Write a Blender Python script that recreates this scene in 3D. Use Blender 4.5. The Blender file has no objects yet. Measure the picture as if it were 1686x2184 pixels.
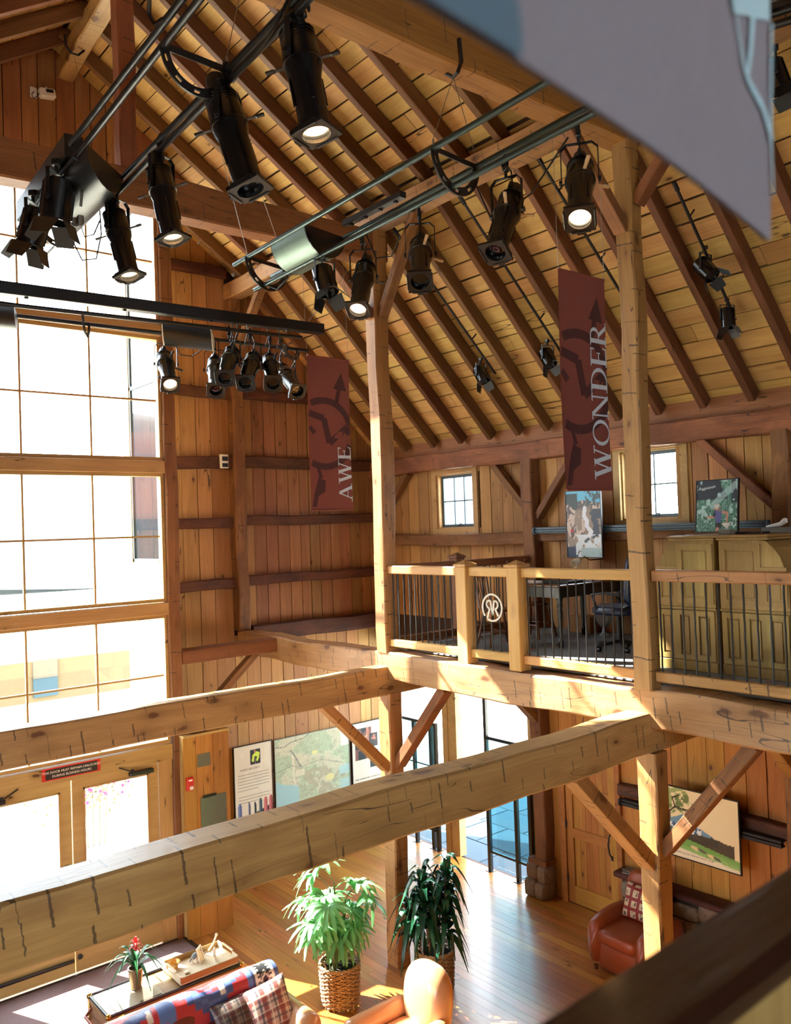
import bpy, math, random
import numpy as np
from mathutils import Vector, Matrix
random.seed(7)
rng = np.random.default_rng(7)
C = bpy.context.scene.collection
V3 = Vector
PI = math.pi

# ------------------------------------------------------------------ camera
EYE = 5.33                      # eye height over the ground floor, metres
YAW, PITCH, ROLL, FPX = 0.88133242, 0.0219559, -0.03477844, 1788.66629
fw = V3((math.cos(YAW)*math.cos(PITCH), math.sin(YAW)*math.cos(PITCH), math.sin(PITCH)))
r0 = fw.cross(V3((0, 0, 1))).normalized()
u0 = r0.cross(fw)
cr, sr = math.cos(ROLL), math.sin(ROLL)
RT = r0*cr + u0*sr
UP = u0*cr - r0*sr
CAM = V3((0, 0, EYE))
cd = bpy.data.cameras.new('camera')
cam = bpy.data.objects.new('camera', cd)
C.objects.link(cam)
cam.matrix_world = Matrix(((RT.x, UP.x, -fw.x, 0), (RT.y, UP.y, -fw.y, 0), (RT.z, UP.z, -fw.z, EYE), (0, 0, 0, 1)))
cd.sensor_fit = 'VERTICAL'
cd.sensor_height = 36.0
cd.lens = FPX/2184*36.0
cd.clip_start = 0.05
cd.dof.use_dof = True
cd.dof.focus_distance = 8.5
cd.dof.aperture_fstop = 4.0
bpy.context.scene.camera = cam

# ------------------------------------------------------------------ sky, sun, exposure
sc = bpy.context.scene
sc.view_settings.view_transform = 'Standard'
sc.view_settings.look = 'None'
sc.view_settings.gamma = 1.0
sc.view_settings.use_curve_mapping = False
sc.view_settings.exposure = -0.62
w = bpy.data.worlds.new('sky')
sc.world = w
w.use_nodes = True
bg = w.node_tree.nodes['Background']
bg.inputs[0].default_value = (0.80, 0.90, 1.0, 1)
bg.inputs[1].default_value = 27.0
sd = bpy.data.lights.new('sun', 'SUN')
sd.energy = 95.0
sd.angle = math.radians(0.6)
sd.color = (1.0, 0.96, 0.88)
sun = bpy.data.objects.new('sun', sd)
C.objects.link(sun)
SUN = V3((-0.47, 1.0, 1.105*math.tan(math.radians(41)))).normalized()   # towards the sun
sun.rotation_euler = SUN.to_track_quat('Z', 'Y').to_euler()
sun.location = (0, 30, 30)
try:
    sc.cycles.max_bounces = 8
    sc.cycles.diffuse_bounces = 5
    sc.cycles.glossy_bounces = 4
    sc.cycles.transparent_max_bounces = 16
    sc.cycles.caustics_reflective = False
    sc.cycles.caustics_refractive = False
    sc.cycles.sample_clamp_indirect = 8.0
    sc.cycles.use_denoising = True
    sc.cycles.use_adaptive_sampling = True
    sc.cycles.adaptive_threshold = 0.03
except Exception:
    pass

# ------------------------------------------------------------------ helpers
def ray(x, y):
    return RT*((x-843)/FPX) - UP*((y-1092)/FPX) + fw
def onx(x, y, X):
    d = ray(x, y); return CAM + d*(X/d.x)
def ony(x, y, Y):
    d = ray(x, y); return CAM + d*(Y/d.y)
def onz(x, y, z):
    d = ray(x, y); return CAM + d*((z-EYE)/d.z)

class MB:
    """collects simple solids into one mesh"""
    def __init__(s):
        s.v = []; s.f = []; s.m = []; s.c = None
    def add(s, vs, fs, mi=0):
        o = len(s.v)
        s.v += [tuple(p) for p in vs]
        s.f += [tuple(i+o for i in f) for f in fs]
        s.m += [mi]*len(fs)
        return s
    def box(s, c, d, R=None, mi=0, ch=0.0):
        hx, hy, hz = d[0]/2, d[1]/2, d[2]/2
        if ch <= 0:
            vs = [V3((x, y, z)) for x in (-hx, hx) for y in (-hy, hy) for z in (-hz, hz)]
            fs = [(0, 1, 3, 2), (4, 6, 7, 5), (0, 4, 5, 1), (2, 3, 7, 6), (0, 2, 6, 4), (1, 5, 7, 3)]
        else:
            vs = []
            for z, k in ((-hz, ch), (-hz+ch, 0), (hz-ch, 0), (hz, ch)):
                for (a, b) in ((1, 1), (-1, 1), (-1, -1), (1, -1)):
                    x, y = a*(hx-k), b*(hy-k)
                    if a*b > 0: vs += [V3((x, y-b*ch*(k == 0), z)), V3((x-a*ch*(k == 0), y, z))]
                    else: vs += [V3((x-a*ch*(k == 0), y, z)), V3((x, y-b*ch*(k == 0), z))]
            fs = [tuple(range(7, -1, -1)), tuple(range(24, 32))]
            for r in range(3):
                for i in range(8):
                    j = (i+1) % 8
                    fs.append((r*8+i, r*8+j, r*8+8+j, r*8+8+i))
        c = V3(c)
        if R is not None: vs = [R @ p for p in vs]
        return s.add([p+c for p in vs], fs, mi)
    def bb(s, a, b, mi=0, ch=0.0):
        a = V3(a); b = V3(b)
        return s.box((a+b)/2, [abs(b[i]-a[i]) for i in range(3)], None, mi, ch)
    def beam(s, p, q, wd, ht, mi=0, up=(0, 0, 1), ch=0.0):
        p = V3(p); q = V3(q); x = (q-p).normalized(); u = V3(up)
        y = u.cross(x)
        if y.length < 1e-4: y = V3((0, 1, 0)).cross(x)
        y.normalize(); z = x.cross(y)
        R = Matrix((x, y, z)).transposed()
        return s.box((p+q)/2, ((q-p).length, wd, ht), R, mi, ch)
    def tube(s, pts, r, n=8, mi=0, closed=False, cap=True):
        pts = [V3(p) for p in pts]
        N = len(pts); rs = r if isinstance(r, (list, tuple)) else [r]*N
        vs = []; prev = None
        for i, p in enumerate(pts):
            a = pts[(i-1) % N] if (closed or i > 0) else p
            b = pts[(i+1) % N] if (closed or i < N-1) else p
            t = (b-a).normalized()
            if prev is None:
                k = V3((0, 0, 1)) if abs(t.z) < .9 else V3((1, 0, 0))
                prev = k.cross(t).normalized()
            prev = (prev - t*prev.dot(t))
            if prev.length < 1e-6: prev = V3((1, 0, 0)).cross(t)
            prev.normalize(); bn = t.cross(prev)
            for k in range(n):
                an = 2*PI*k/n
                vs.append(p + (prev*math.cos(an)+bn*math.sin(an))*rs[i])
        fs = []
        M = N if closed else N-1
        for i in range(M):
            j = (i+1) % N
            for k in range(n):
                l = (k+1) % n
                fs.append((i*n+k, i*n+l, j*n+l, j*n+k))
        if cap and not closed:
            fs.append(tuple(range(n-1, -1, -1))); fs.append(tuple((N-1)*n+k for k in range(n)))
        return s.add(vs, fs, mi)
    def lathe(s, prof, n=20, M=None, mi=0, a0=0.0, a1=2*PI):
        """prof: (radius, z) list, turned about local z; M places it"""
        M = M or Matrix.Identity(4); vs = []; full = abs(a1-a0-2*PI) < 1e-6
        K = n if full else n+1
        for (r, z) in prof:
            for k in range(K):
                a = a0+(a1-a0)*k/n
                vs.append(M @ V3((r*math.cos(a), r*math.sin(a), z)))
        fs = []
        for i in range(len(prof)-1):
            for k in range(n):
                l = (k+1) % K
                fs.append((i*K+k, i*K+l, i*K+K+l, i*K+K+k))
        if full:
            if prof[0][0] > 1e-5: fs.append(tuple(range(K-1, -1, -1)))
            if prof[-1][0] > 1e-5: fs.append(tuple((len(prof)-1)*K+k for k in range(K)))
        return s.add(vs, fs, mi)
    def prism(s, poly, d, M=None, mi=0):
        """poly in local xy, extruded from z=0 to z=d"""
        M = M or Matrix.Identity(4); n = len(poly)
        vs = [M @ V3((x, y, 0)) for x, y in poly] + [M @ V3((x, y, d)) for x, y in poly]
        fs = [tuple(range(n-1, -1, -1)), tuple(range(n, 2*n))]
        fs += [(i, (i+1) % n, n+(i+1) % n, n+i) for i in range(n)]
        return s.add(vs, fs, mi)
    def sphere(s, c, r, n=12, m=8, mi=0):
        c = V3(c); r = V3(r) if hasattr(r, '__len__') else V3((r, r, r))
        prof = [(math.sin(PI*i/m), -math.cos(PI*i/m)) for i in range(m+1)]
        M = Matrix.Translation(c) @ Matrix.Diagonal((r.x, r.y, r.z, 1))
        prof[0] = (1e-4, -1); prof[-1] = (1e-4, 1)
        return s.lathe(prof, n, M, mi)
    def grid(s, f, nu, nv, mi=0, wrap_u=False):
        vs = [f(i/nu, j/nv) for j in range(nv+1) for i in range(nu+(0 if wrap_u else 1))]
        K = nu+(0 if wrap_u else 1)
        fs = [(j*K+i, j*K+(i+1) % K, (j+1)*K+(i+1) % K, (j+1)*K+i) for j in range(nv) for i in range(nu)]
        return s.add(vs, fs, mi)
    def mesh(s, name, mats, smooth=False, origin=(0, 0, 0), colors=None):
        me = bpy.data.meshes.new(name)
        o = V3(origin)
        me.from_pydata([tuple(V3(p)-o) for p in s.v], [], s.f)
        for m in (mats if isinstance(mats, (list, tuple)) else [mats]): me.materials.append(m)
        if any(s.m): me.polygons.foreach_set('material_index', s.m)
        if smooth:
            me.polygons.foreach_set('use_smooth', [True]*len(me.polygons))
            if smooth is not True and hasattr(me, 'set_sharp_from_angle'): me.set_sharp_from_angle(angle=smooth)
        if colors is not None:
            a = me.color_attributes.new('print', 'FLOAT_COLOR', 'POINT')
            a.data.foreach_set('color', np.asarray(colors, dtype=np.float32).ravel())
        me.update()
        return me

SM = math.radians(40)
LOC = {}
def tag(o, label=None, cat=None, group=None, kind=None):
    if label: o['label'] = label
    if cat: o['category'] = cat
    if group: o['group'] = group
    if kind: o['kind'] = kind
    return o
def base_of(o):
    return LOC.get(o.name, V3((0, 0, 0)))
def link(name, me, parent=None, M=None):
    o = bpy.data.objects.new(name, me); C.objects.link(o)
    if parent is not None:
        o.parent = parent
        B = base_of(parent)
        if M is not None: o.matrix_local = Matrix.Translation(-B) @ M
        LOC[o.name] = B if M is None else M.translation.copy()
    else:
        if M is not None: o.matrix_local = M; LOC[o.name] = M.translation.copy()
    return o
def empty(name, loc, label=None, cat=None, group=None):
    o = bpy.data.objects.new(name, None); C.objects.link(o)
    o.location = loc; o.empty_display_size = .1
    LOC[o.name] = V3(loc)
    return tag(o, label, cat, group)
def part(name, mb, mats, parent, smooth=False, colors=None):
    """mesh given in world coordinates becomes a child of parent"""
    B = base_of(parent)
    o = bpy.data.objects.new(name, mb.mesh(name, mats, smooth, B, colors)); C.objects.link(o)
    o.parent = parent; LOC[o.name] = B
    return o
def solo(name, mb, mats, loc, label=None, cat=None, group=None, smooth=False, kind=None, colors=None):
    """a top-level thing that is one mesh (or carries its parts itself)"""
    o = bpy.data.objects.new(name, mb.mesh(name, mats, smooth, loc, colors)); C.objects.link(o)
    o.location = loc; LOC[o.name] = V3(loc)
    return tag(o, label, cat, group, kind)
def struct(name, mb, mats, smooth=False):
    o = bpy.data.objects.new(name, mb.mesh(name, mats, smooth)); C.objects.link(o)
    o['kind'] = 'structure'; LOC[o.name] = V3((0, 0, 0))
    return o

def timber(name, p, q, wd, ht, mat, parent=None, up=(0, 0, 1), hewn=0.0, seg=0.28, ch=None, lift=None):
    """a squared length of wood from p to q; local x runs along the grain"""
    p = V3(p); q = V3(q); x = (q-p).normalized(); L = (q-p).length
    y = V3(up).cross(x)
    if y.length < 1e-4: y = V3((0, 1, 0)).cross(x)
    y.normalize(); z = x.cross(y)
    M = Matrix((x, y, z)).transposed().to_4x4(); M.translation = p
    mb = MB()
    if hewn <= 0:
        mb.box((L/2, 0, 0), (L, wd, ht), None, 0, 0 if not ch else ch)
    else:
        n = max(2, int(L/seg)); c = ch if ch is not None else .016
        hy, hz = wd/2, ht/2
        ring = [(hy, -hz+c), (hy, 0), (hy, hz-c), (hy-c, hz), (0, hz), (-hy+c, hz), (-hy, hz-c), (-hy, 0), (-hy, -hz+c), (-hy+c, -hz), (0, -hz), (hy-c, -hz)]
        K = len(ring); vs = []
        ph = [random.uniform(0, 6.3) for _ in range(6)]
        for i in range(n+1):
            t = L*i/n
            dy = hewn*(.9*math.sin(t*2.1+ph[0])+.6*math.sin(t*5.3+ph[1])) if 0 < i < n else 0
            dz = hewn*(.9*math.sin(t*1.7+ph[2])+.6*math.sin(t*4.7+ph[3])) if 0 < i < n else 0
            sy = 1+hewn*2.2*math.sin(t*3.1+ph[4]); sz = 1+hewn*2.2*math.sin(t*2.6+ph[5])
            for (a, b) in ring:
                j = hewn*.35
                vs.append((t, a*sy+dy+random.uniform(-j, j), b*sz+dz+random.uniform(-j, j)))
        fs = [tuple(range(K-1, -1, -1)), tuple(n*K+k for k in range(K))]
        for i in range(n):
            for k in range(K):
                l = (k+1) % K
                fs.append((i*K+k, i*K+l, i*K+K+l, i*K+K+k))
        mb.add(vs, fs)
        sm = math.radians(32)
        return link(name, mb.mesh(name, mat, sm), parent, M)
    return link(name, mb.mesh(name, mat), parent, M)

# ------------------------------------------------------------------ materials
def lin(c):
    return tuple(((v/255)/12.92 if v/255 <= .04045 else ((v/255+.055)/1.055)**2.4) for v in c)
class NT:
    def __init__(s, name):
        s.mat = bpy.data.materials.new(name); s.mat.use_nodes = True
        s.t = s.mat.node_tree; s.n = s.t.nodes
        s.b = s.n['Principled BSDF']
    def node(s, ty, **kw):
        n = s.n.new(ty)
        for k, v in kw.items(): setattr(n, k, v)
        return n
    def l(s, a, b): s.t.links.new(a, b)
    def m(s, op, a, b=None, c=None, clamp=False):
        n = s.node('ShaderNodeMath', operation=op); n.use_clamp = clamp
        for i, x in enumerate((a, b, c)):
            if x is None: continue
            if isinstance(x, (int, float)): n.inputs[i].default_value = x
            else: s.l(x, n.inputs[i])
        return n.outputs[0]
    def mix(s, f, a, b, mode='MIX'):
        n = s.node('ShaderNodeMix', data_type='RGBA', blend_type=mode)
        n.clamp_factor = True
        for sock, x in ((n.inputs[0], f), (n.inputs[6], a), (n.inputs[7], b)):
            if isinstance(x, (int, float)): sock.default_value = x
            elif isinstance(x, (tuple, list)): sock.default_value = (*x[:3], 1)
            else: s.l(x, sock)
        return n.outputs[2]
    def noise(s, vec, scale, detail=4, rough=.55, dist=0.0):
        n = s.node('ShaderNodeTexNoise'); n.inputs['Scale'].default_value = scale
        n.inputs['Detail'].default_value = detail; n.inputs['Roughness'].default_value = rough
        n.inputs['Distortion'].default_value = dist
        s.l(vec, n.inputs['Vector']); return n.outputs['Fac']
    def scale(s, vec, sx, sy, sz):
        n = s.node('ShaderNodeMapping'); n.inputs['Scale'].default_value = (sx, sy, sz)
        s.l(vec, n.inputs['Vector']); return n.outputs[0]
    def ramp(s, f, stops):
        n = s.node('ShaderNodeValToRGB'); e = n.color_ramp.elements
        while len(e) < len(stops): e.new(.5)
        for i, (p, c) in enumerate(stops):
            e[i].position = p; e[i].color = (*c[:3], 1) if hasattr(c, '__len__') else (c, c, c, 1)
        s.l(f, n.inputs[0]); return n.outputs[0]
    def bump(s, h, strength=.3, dist=.01):
        n = s.node('ShaderNodeBump'); n.inputs['Strength'].default_value = strength
        n.inputs['Distance'].default_value = dist
        s.l(h, n.inputs['Height']); s.l(n.outputs[0], s.b.inputs['Normal'])

def plain(name, rgb, rough=.5, metal=0.0, emit=None, es=0.0, coat=0.0, spec=None):
    m = NT(name)
    m.b.inputs['Base Color'].default_value = (*lin(rgb), 1)
    m.b.inputs['Roughness'].default_value = rough
    m.b.inputs['Metallic'].default_value = metal
    if coat: m.b.inputs['Coat Weight'].default_value = coat
    if spec is not None: m.b.inputs['Specular IOR Level'].default_value = spec
    if emit:
        m.b.inputs['Emission Color'].default_value = (*lin(emit), 1); m.b.inputs['Emission Strength'].default_value = es
    else:
        tc = m.node('ShaderNodeTexCoord')
        f = m.noise(tc.outputs['Object'], 9, 3)
        a = lin(rgb)
        col = m.mix(f, tuple(x*.86 for x in a), tuple(min(1, x*1.12) for x in a))
        m.l(col, m.b.inputs['Base Color'])
    return m.mat

def wood(name, c_light, c_dark, c_knot=(60, 30, 12), axis='x', grain=1.0, knots=.5, nicks=0.0, cracks=.5, rough=.6, var=.22, stain=0.0, c_stain=(35, 22, 18), bump=.35, spec=.35, gs=1.0, coat=0.0, ks=1.0):
    m = NT(name)
    tc = m.node('ShaderNodeTexCoord'); oi = m.node('ShaderNodeObjectInfo')
    co = tc.outputs['Object']
    if axis != 'x':
        sx = m.node('ShaderNodeSeparateXYZ'); m.l(co, sx.inputs[0])
        cx = m.node('ShaderNodeCombineXYZ')
        order = {'y': (1, 0, 2), 'z': (2, 0, 1)}[axis]
        for i, k in enumerate(order): m.l(sx.outputs[k], cx.inputs[i])
        co = cx.outputs[0]
    off = m.node('ShaderNodeVectorMath', operation='ADD')
    cb = m.node('ShaderNodeCombineXYZ')
    for i, k in enumerate((97.0, 53.0, 31.0)): m.l(m.m('MULTIPLY', oi.outputs['Random'], k), cb.inputs[i])
    m.l(co, off.inputs[0]); m.l(cb.outputs[0], off.inputs[1])
    v = off.outputs[0]
    def tone_(c, k=.05):
        c = lin(c); g = .4*c[0]+.45*c[1]+.15*c[2]
        return tuple(x*.80 for x in (c[0]*(1-k)+g*k, (c[1]*(1-k)+g*k)*1.04, c[2]*(1-k)+g*k))
    a, b, k_ = tone_(c_light), tone_(c_dark), lin(c_knot)
    g1 = m.noise(m.scale(v, .7*gs, 9*gs, 9*gs), 1.6, 5, .6, .8)
    g2 = m.noise(m.scale(v, 1.3*gs, 42*gs, 42*gs), 1.5, 3, .6, .3)
    g3 = m.noise(m.scale(v, .45, 1.6, 1.6), 1.3, 3, .5, .3)
    f = m.m('ADD', m.m('MULTIPLY', g1, .65*grain), m.m('MULTIPLY', g2, .35*grain))
    f = m.ramp(f, [(.34, 0.0), (.66, 1.0)])
    col = m.mix(m.m('MULTIPLY', f, .75), a, b)
    col = m.mix(m.m('MULTIPLY', m.ramp(g3, [(.4, 0.0), (.68, 1.0)]), .4), col, tuple(x*.62 for x in b))
    # tone of each piece
    tone = m.m('ADD', m.m('MULTIPLY', oi.outputs['Random'], 2*var), 1-var)
    hs = m.node('ShaderNodeHueSaturation'); m.l(col, hs.inputs['Color']); m.l(tone, hs.inputs['Value'])
    m.l(m.m('ADD', m.m('MULTIPLY', m.m('FRACT', m.m('MULTIPLY', oi.outputs['Random'], 37.0)), .025), .4875), hs.inputs['Hue'])
    col = hs.outputs[0]
    h = m.m('MULTIPLY', f, .35)
    if knots > 0:
        vo = m.node('ShaderNodeTexVoronoi'); vo.inputs['Scale'].default_value = 1.0
        wv = m.node('ShaderNodeVectorMath', operation='ADD')
        nz = m.node('ShaderNodeTexNoise'); nz.inputs['Scale'].default_value = 7; m.l(v, nz.inputs['Vector'])
        sc_ = m.node('ShaderNodeVectorMath', operation='SCALE'); sc_.inputs['Scale'].default_value = .28
        m.l(nz.outputs['Color'], sc_.inputs[0])
        m.l(m.scale(v, 2.6, 5.5, 5.5), wv.inputs[0]); m.l(sc_.outputs[0], wv.inputs[1])
        m.l(wv.outputs[0], vo.inputs['Vector'])
        sel = m.node('ShaderNodeSeparateColor'); m.l(vo.outputs['Color'], sel.inputs[0])
        pick = m.m('LESS_THAN', sel.outputs[0], knots)
        size = m.m('ADD', m.m('MULTIPLY', sel.outputs[1], .10*ks), .05*ks)
        kd = m.m('DIVIDE', vo.outputs['Distance'], size)
        core = m.m('MULTIPLY', m.ramp(kd, [(.55, 1.0), (1.0, 0.0)]), pick)
        halo = m.m('MULTIPLY', m.ramp(m.m('MULTIPLY', kd, .4), [(.3, 1.0), (1.0, 0.0)]), pick)
        col = m.mix(m.m('MULTIPLY', halo, .45), col, tuple(x*.55 for x in b))
        col = m.mix(m.m('MULTIPLY', core, .85), col, k_)
        h = m.m('SUBTRACT', h, m.m('MULTIPLY', core, .4))
    if cracks > 0:
        n1 = m.noise(m.scale(v, .35, 5.5, 5.5), 1.0, 2, .5, .25)
        cr_ = m.m('LESS_THAN', m.m('ABSOLUTE', m.m('SUBTRACT', n1, .5)), .0028)
        ms = m.m('GREATER_THAN', m.noise(m.scale(v, .6, 1.2, 1.2), 1.1, 1), .62-.16*cracks)
        ck = m.m('MULTIPLY', cr_, ms)
        col = m.mix(m.m('MULTIPLY', ck, .8), col, (.02, .01, .006))
        h = m.m('SUBTRACT', h, m.m('MULTIPLY', ck, 1.2))
    if nicks > 0:
        vn = m.node('ShaderNodeTexVoronoi'); vn.inputs['Scale'].default_value = 1.0
        m.l(m.scale(v, 7.5, 4.2, 4.2), vn.inputs['Vector'])
        sn = m.node('ShaderNodeSeparateColor'); m.l(vn.outputs['Color'], sn.inputs[0])
        dv = m.node('ShaderNodeVectorMath', operation='SUBTRACT')
        m.l(m.scale(v, 7.5, 4.2, 4.2), dv.inputs[0]); m.l(vn.outputs['Position'], dv.inputs[1])
        sp = m.node('ShaderNodeSeparateXYZ'); m.l(dv.outputs[0], sp.inputs[0])
        tilt = m.m('ADD', sp.outputs[0], m.m('MULTIPLY', sp.outputs[2], .22))
        rag = m.m('MULTIPLY', m.m('SUBTRACT', m.noise(v, 34, 2), .5), .16)
        ax = m.m('ABSOLUTE', m.m('ADD', tilt, rag))
        rr = m.m('MAXIMUM', m.m('ABSOLUTE', sp.outputs[1]), m.m('ABSOLUTE', sp.outputs[2]))
        nk = m.m('MULTIPLY', m.m('LESS_THAN', ax, m.m('ADD', .014, m.m('MULTIPLY', sn.outputs[2], .05))), m.m('LESS_THAN', rr, m.m('ADD', .16, m.m('MULTIPLY', sn.outputs[1], .34))))
        nk = m.m('MULTIPLY', nk, m.m('LESS_THAN', sn.outputs[0], nicks))
        col = m.mix(m.m('MULTIPLY', nk, .75), col, (.03, .02, .016))
        h = m.m('SUBTRACT', h, m.m('MULTIPLY', nk, 1.4))
        fac = m.noise(m.scale(v, 5.5, 2.4, 2.4), 1.0, 2, .5)
        h = m.m('ADD', h, m.m('MULTIPLY', fac, 1.2))
    if stain > 0:
        s1 = m.noise(m.scale(v, 1.0, 2.2, 2.2), 1.6, 5, .65, .4)
        col = m.mix(m.m('MULTIPLY', m.ramp(s1, [(.42, 0.0), (.62, 1.0)]), stain), col, lin(c_stain))
    m.l(col, m.b.inputs['Base Color'])
    m.b.inputs['Roughness'].default_value = rough
    m.b.inputs['Specular IOR Level'].default_value = spec
    if coat: m.b.inputs['Coat Weight'].default_value = coat; m.b.inputs['Coat Roughness'].default_value = .12
    m.bump(h, bump, .012)
    return m.mat

M_ = {}
M_['roof'] = wood('roof_board', (228, 178, 104), (194, 136, 70), knots=.35, cracks=.1, rough=.62, var=.14)
M_['wall'] = wood('wall_board', (206, 150, 88), (170, 112, 60), knots=.4, cracks=.6, rough=.62, var=.17)
M_['wallred'] = wood('wall_board_red', (190, 126, 76), (150, 90, 52), knots=.35, cracks=.6, rough=.62, var=.17)
M_['hewn'] = wood('hewn_timber', (208, 162, 104), (166, 116, 66), c_knot=(84, 42, 20), knots=.6, ks=1.9, nicks=.95, cracks=.6, rough=.45, spec=.6, var=.06, bump=.5)
M_['hewnred'] = wood('hewn_timber_red', (166, 100, 60), (124, 68, 40), knots=.35, nicks=.22, cracks=.8, rough=.6, var=.08, stain=.25, c_stain=(70, 34, 22))
M_['post'] = wood('post_timber', (204, 148, 86), (164, 106, 56), c_knot=(84, 42, 20), knots=.6, ks=1.5, nicks=.8, cracks=.7, rough=.5, spec=.5, var=.06, bump=.5)
M_['wall_warm_lit'] = wood('wall_board_warm_lit', (212, 142, 52), (176, 102, 30), knots=.4, cracks=.3, rough=.6, var=.12)  # warm light on the ground floor boards is put into their colour
M_['golden'] = wood('golden_timber', (188, 122, 60), (142, 84, 36), knots=.4, nicks=.5, cracks=.7, rough=.6, var=.05)
M_['brown'] = wood('brown_timber', (172, 112, 64), (122, 72, 40), knots=.45, nicks=.2, cracks=1.0, rough=.65, var=.12, stain=.45, c_stain=(80, 46, 34))
M_['rafter'] = wood('rafter_timber', (134, 82, 44), (92, 52, 28), knots=.25, cracks=.4, rough=.65, var=.15, bump=.25)
M_['girt'] = wood('dark_girt', (122, 68, 44), (84, 44, 30), knots=.3, cracks=1.0, rough=.7, var=.12, stain=.7, c_stain=(52, 26, 26))
M_['pine'] = wood('rail_pine', (236, 182, 112), (206, 144, 78), knots=.4, cracks=.15, rough=.42, var=.06)
M_['trim'] = wood('window_trim', (214, 172, 110), (186, 138, 78), knots=.25, cracks=.2, rough=.5, var=.06)
M_['door'] = wood('door_pine', (208, 140, 58), (170, 98, 34), knots=.6, cracks=.1, rough=.42, var=.16)
M_['floor'] = wood('floor_board', (204, 132, 52), (156, 88, 30), knots=.4, cracks=.15, rough=.30, var=.20, bump=.06, spec=.4, coat=.15)
M_['cab'] = wood('cabinet_oak', (196, 162, 96), (164, 124, 64), knots=0, cracks=0, rough=.4, var=.05, axis='z', gs=1.3)
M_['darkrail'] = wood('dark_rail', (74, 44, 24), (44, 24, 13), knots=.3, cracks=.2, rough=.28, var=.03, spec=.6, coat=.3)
M_['back'] = plain('backing_dark', (60, 36, 20), .9)
M_['black'] = plain('black_metal', (9, 12, 18), .4, 0.0, spec=.6)
M_['blackgloss'] = plain('black_gloss', (7, 10, 16), .25, 0.0, spec=.8)
M_['iron'] = plain('wrought_iron', (38, 35, 36), .5, .3)
M_['steelblue'] = plain('rig_steel', (70, 84, 84), .3, .75)
M_['green'] = plain('curved_sheet', (120, 140, 130), .36, .6)
M_['grey'] = plain('grey_metal', (128, 126, 118), .38, .8)
M_['white'] = plain('white_plastic', (226, 222, 214), .4)
M_['cream'] = plain('cream_paint', (236, 228, 206), .6)
M_['brass'] = plain('brass', (170, 128, 60), .3, .9)
M_['tan'] = plain('tan_handle', (196, 160, 116), .5)
M_['wire'] = plain('steel_wire', (150, 140, 128), .4, .6)
M_['leather'] = plain('leather_brown', (142, 66, 36), .36, spec=.5)
M_['tanleather'] = plain('leather_tan', (192, 138, 96), .28, spec=.6)
M_['lensdark'] = plain('dark_lens', (10, 12, 16), .08, spec=.9)
M_['bluetrim'] = plain('blue_track', (74, 92, 104), .45)
M_['redplastic'] = plain('red_plastic', (196, 32, 30), .35)
M_['lenslit'] = plain('lit_lens', (255, 240, 215), .3, emit=(255, 226, 180), es=5.0)
M_['frost'] = plain('frosted_shade', (238, 226, 204), .5)

def glass(name, tint=(1, 1, 1), refl=.10, rough=0.0):
    m = NT(name)
    t = m.node('ShaderNodeBsdfTransparent'); t.inputs[0].default_value = (*tint, 1)
    g = m.node('ShaderNodeBsdfGlossy'); g.inputs['Roughness'].default_value = rough
    lw = m.node('ShaderNodeLayerWeight'); lw.inputs[0].default_value = .5
    fr = m.m('ADD', m.m('MULTIPLY', m.m('POWER', lw.outputs['Facing'], 4.0), .55), refl*.35, clamp=True)
    mx = m.node('ShaderNodeMixShader')
    m.l(fr, mx.inputs[0]); m.l(t.outputs[0], mx.inputs[1]); m.l(g.outputs[0], mx.inputs[2])
    m.l(mx.outputs[0], m.n['Material Output'].inputs['Surface'])
    return m.mat
M_['glass'] = glass('window_glass', (.97, .985, .98))
M_['blueglass'] = glass('blue_glass', (.42, .64, .70), .2)

def printmat():
    m = NT('printed_face')
    a = m.node('ShaderNodeVertexColor'); a.layer_name = 'print'
    m.l(a.outputs[0], m.b.inputs['Base Color']); m.b.inputs['Roughness'].default_value = .45
    return m.mat
M_['print'] = printmat()
# ------------------------------------------------------------------ shell: levels and roof line
LOFT = 3.83; XW = 9.42; YB = 11.95; XR = 3.45
def zr(X):
    if X < XR: X = 2*XR - X
    return 9.54-(X-6.6) if X > 6.6 else 9.54+(6.6-X)*.65

# floor
mb = MB(); mb.bb((-2.6, -7.2, -.12), (9.5, 12, -.02))
floor = struct('floor', mb, M_['back'])
x = 1.2
while x < 9.40:
    wd = random.choice((.10, .13, .13, .16)); x1 = min(x+wd, 9.41)
    y = 11.9 if x > 4.8 else 10.66
    while y > 1.0:
        L = random.uniform(2.6, 4.6); y0 = max(y-L, .8)
        timber('plank', ((x+x1)/2, y0+.001, -.011), ((x+x1)/2, y-.001, -.011), x1-x-.0025, .022, M_['floor'], floor)
        y = y0
    x = x1

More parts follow.
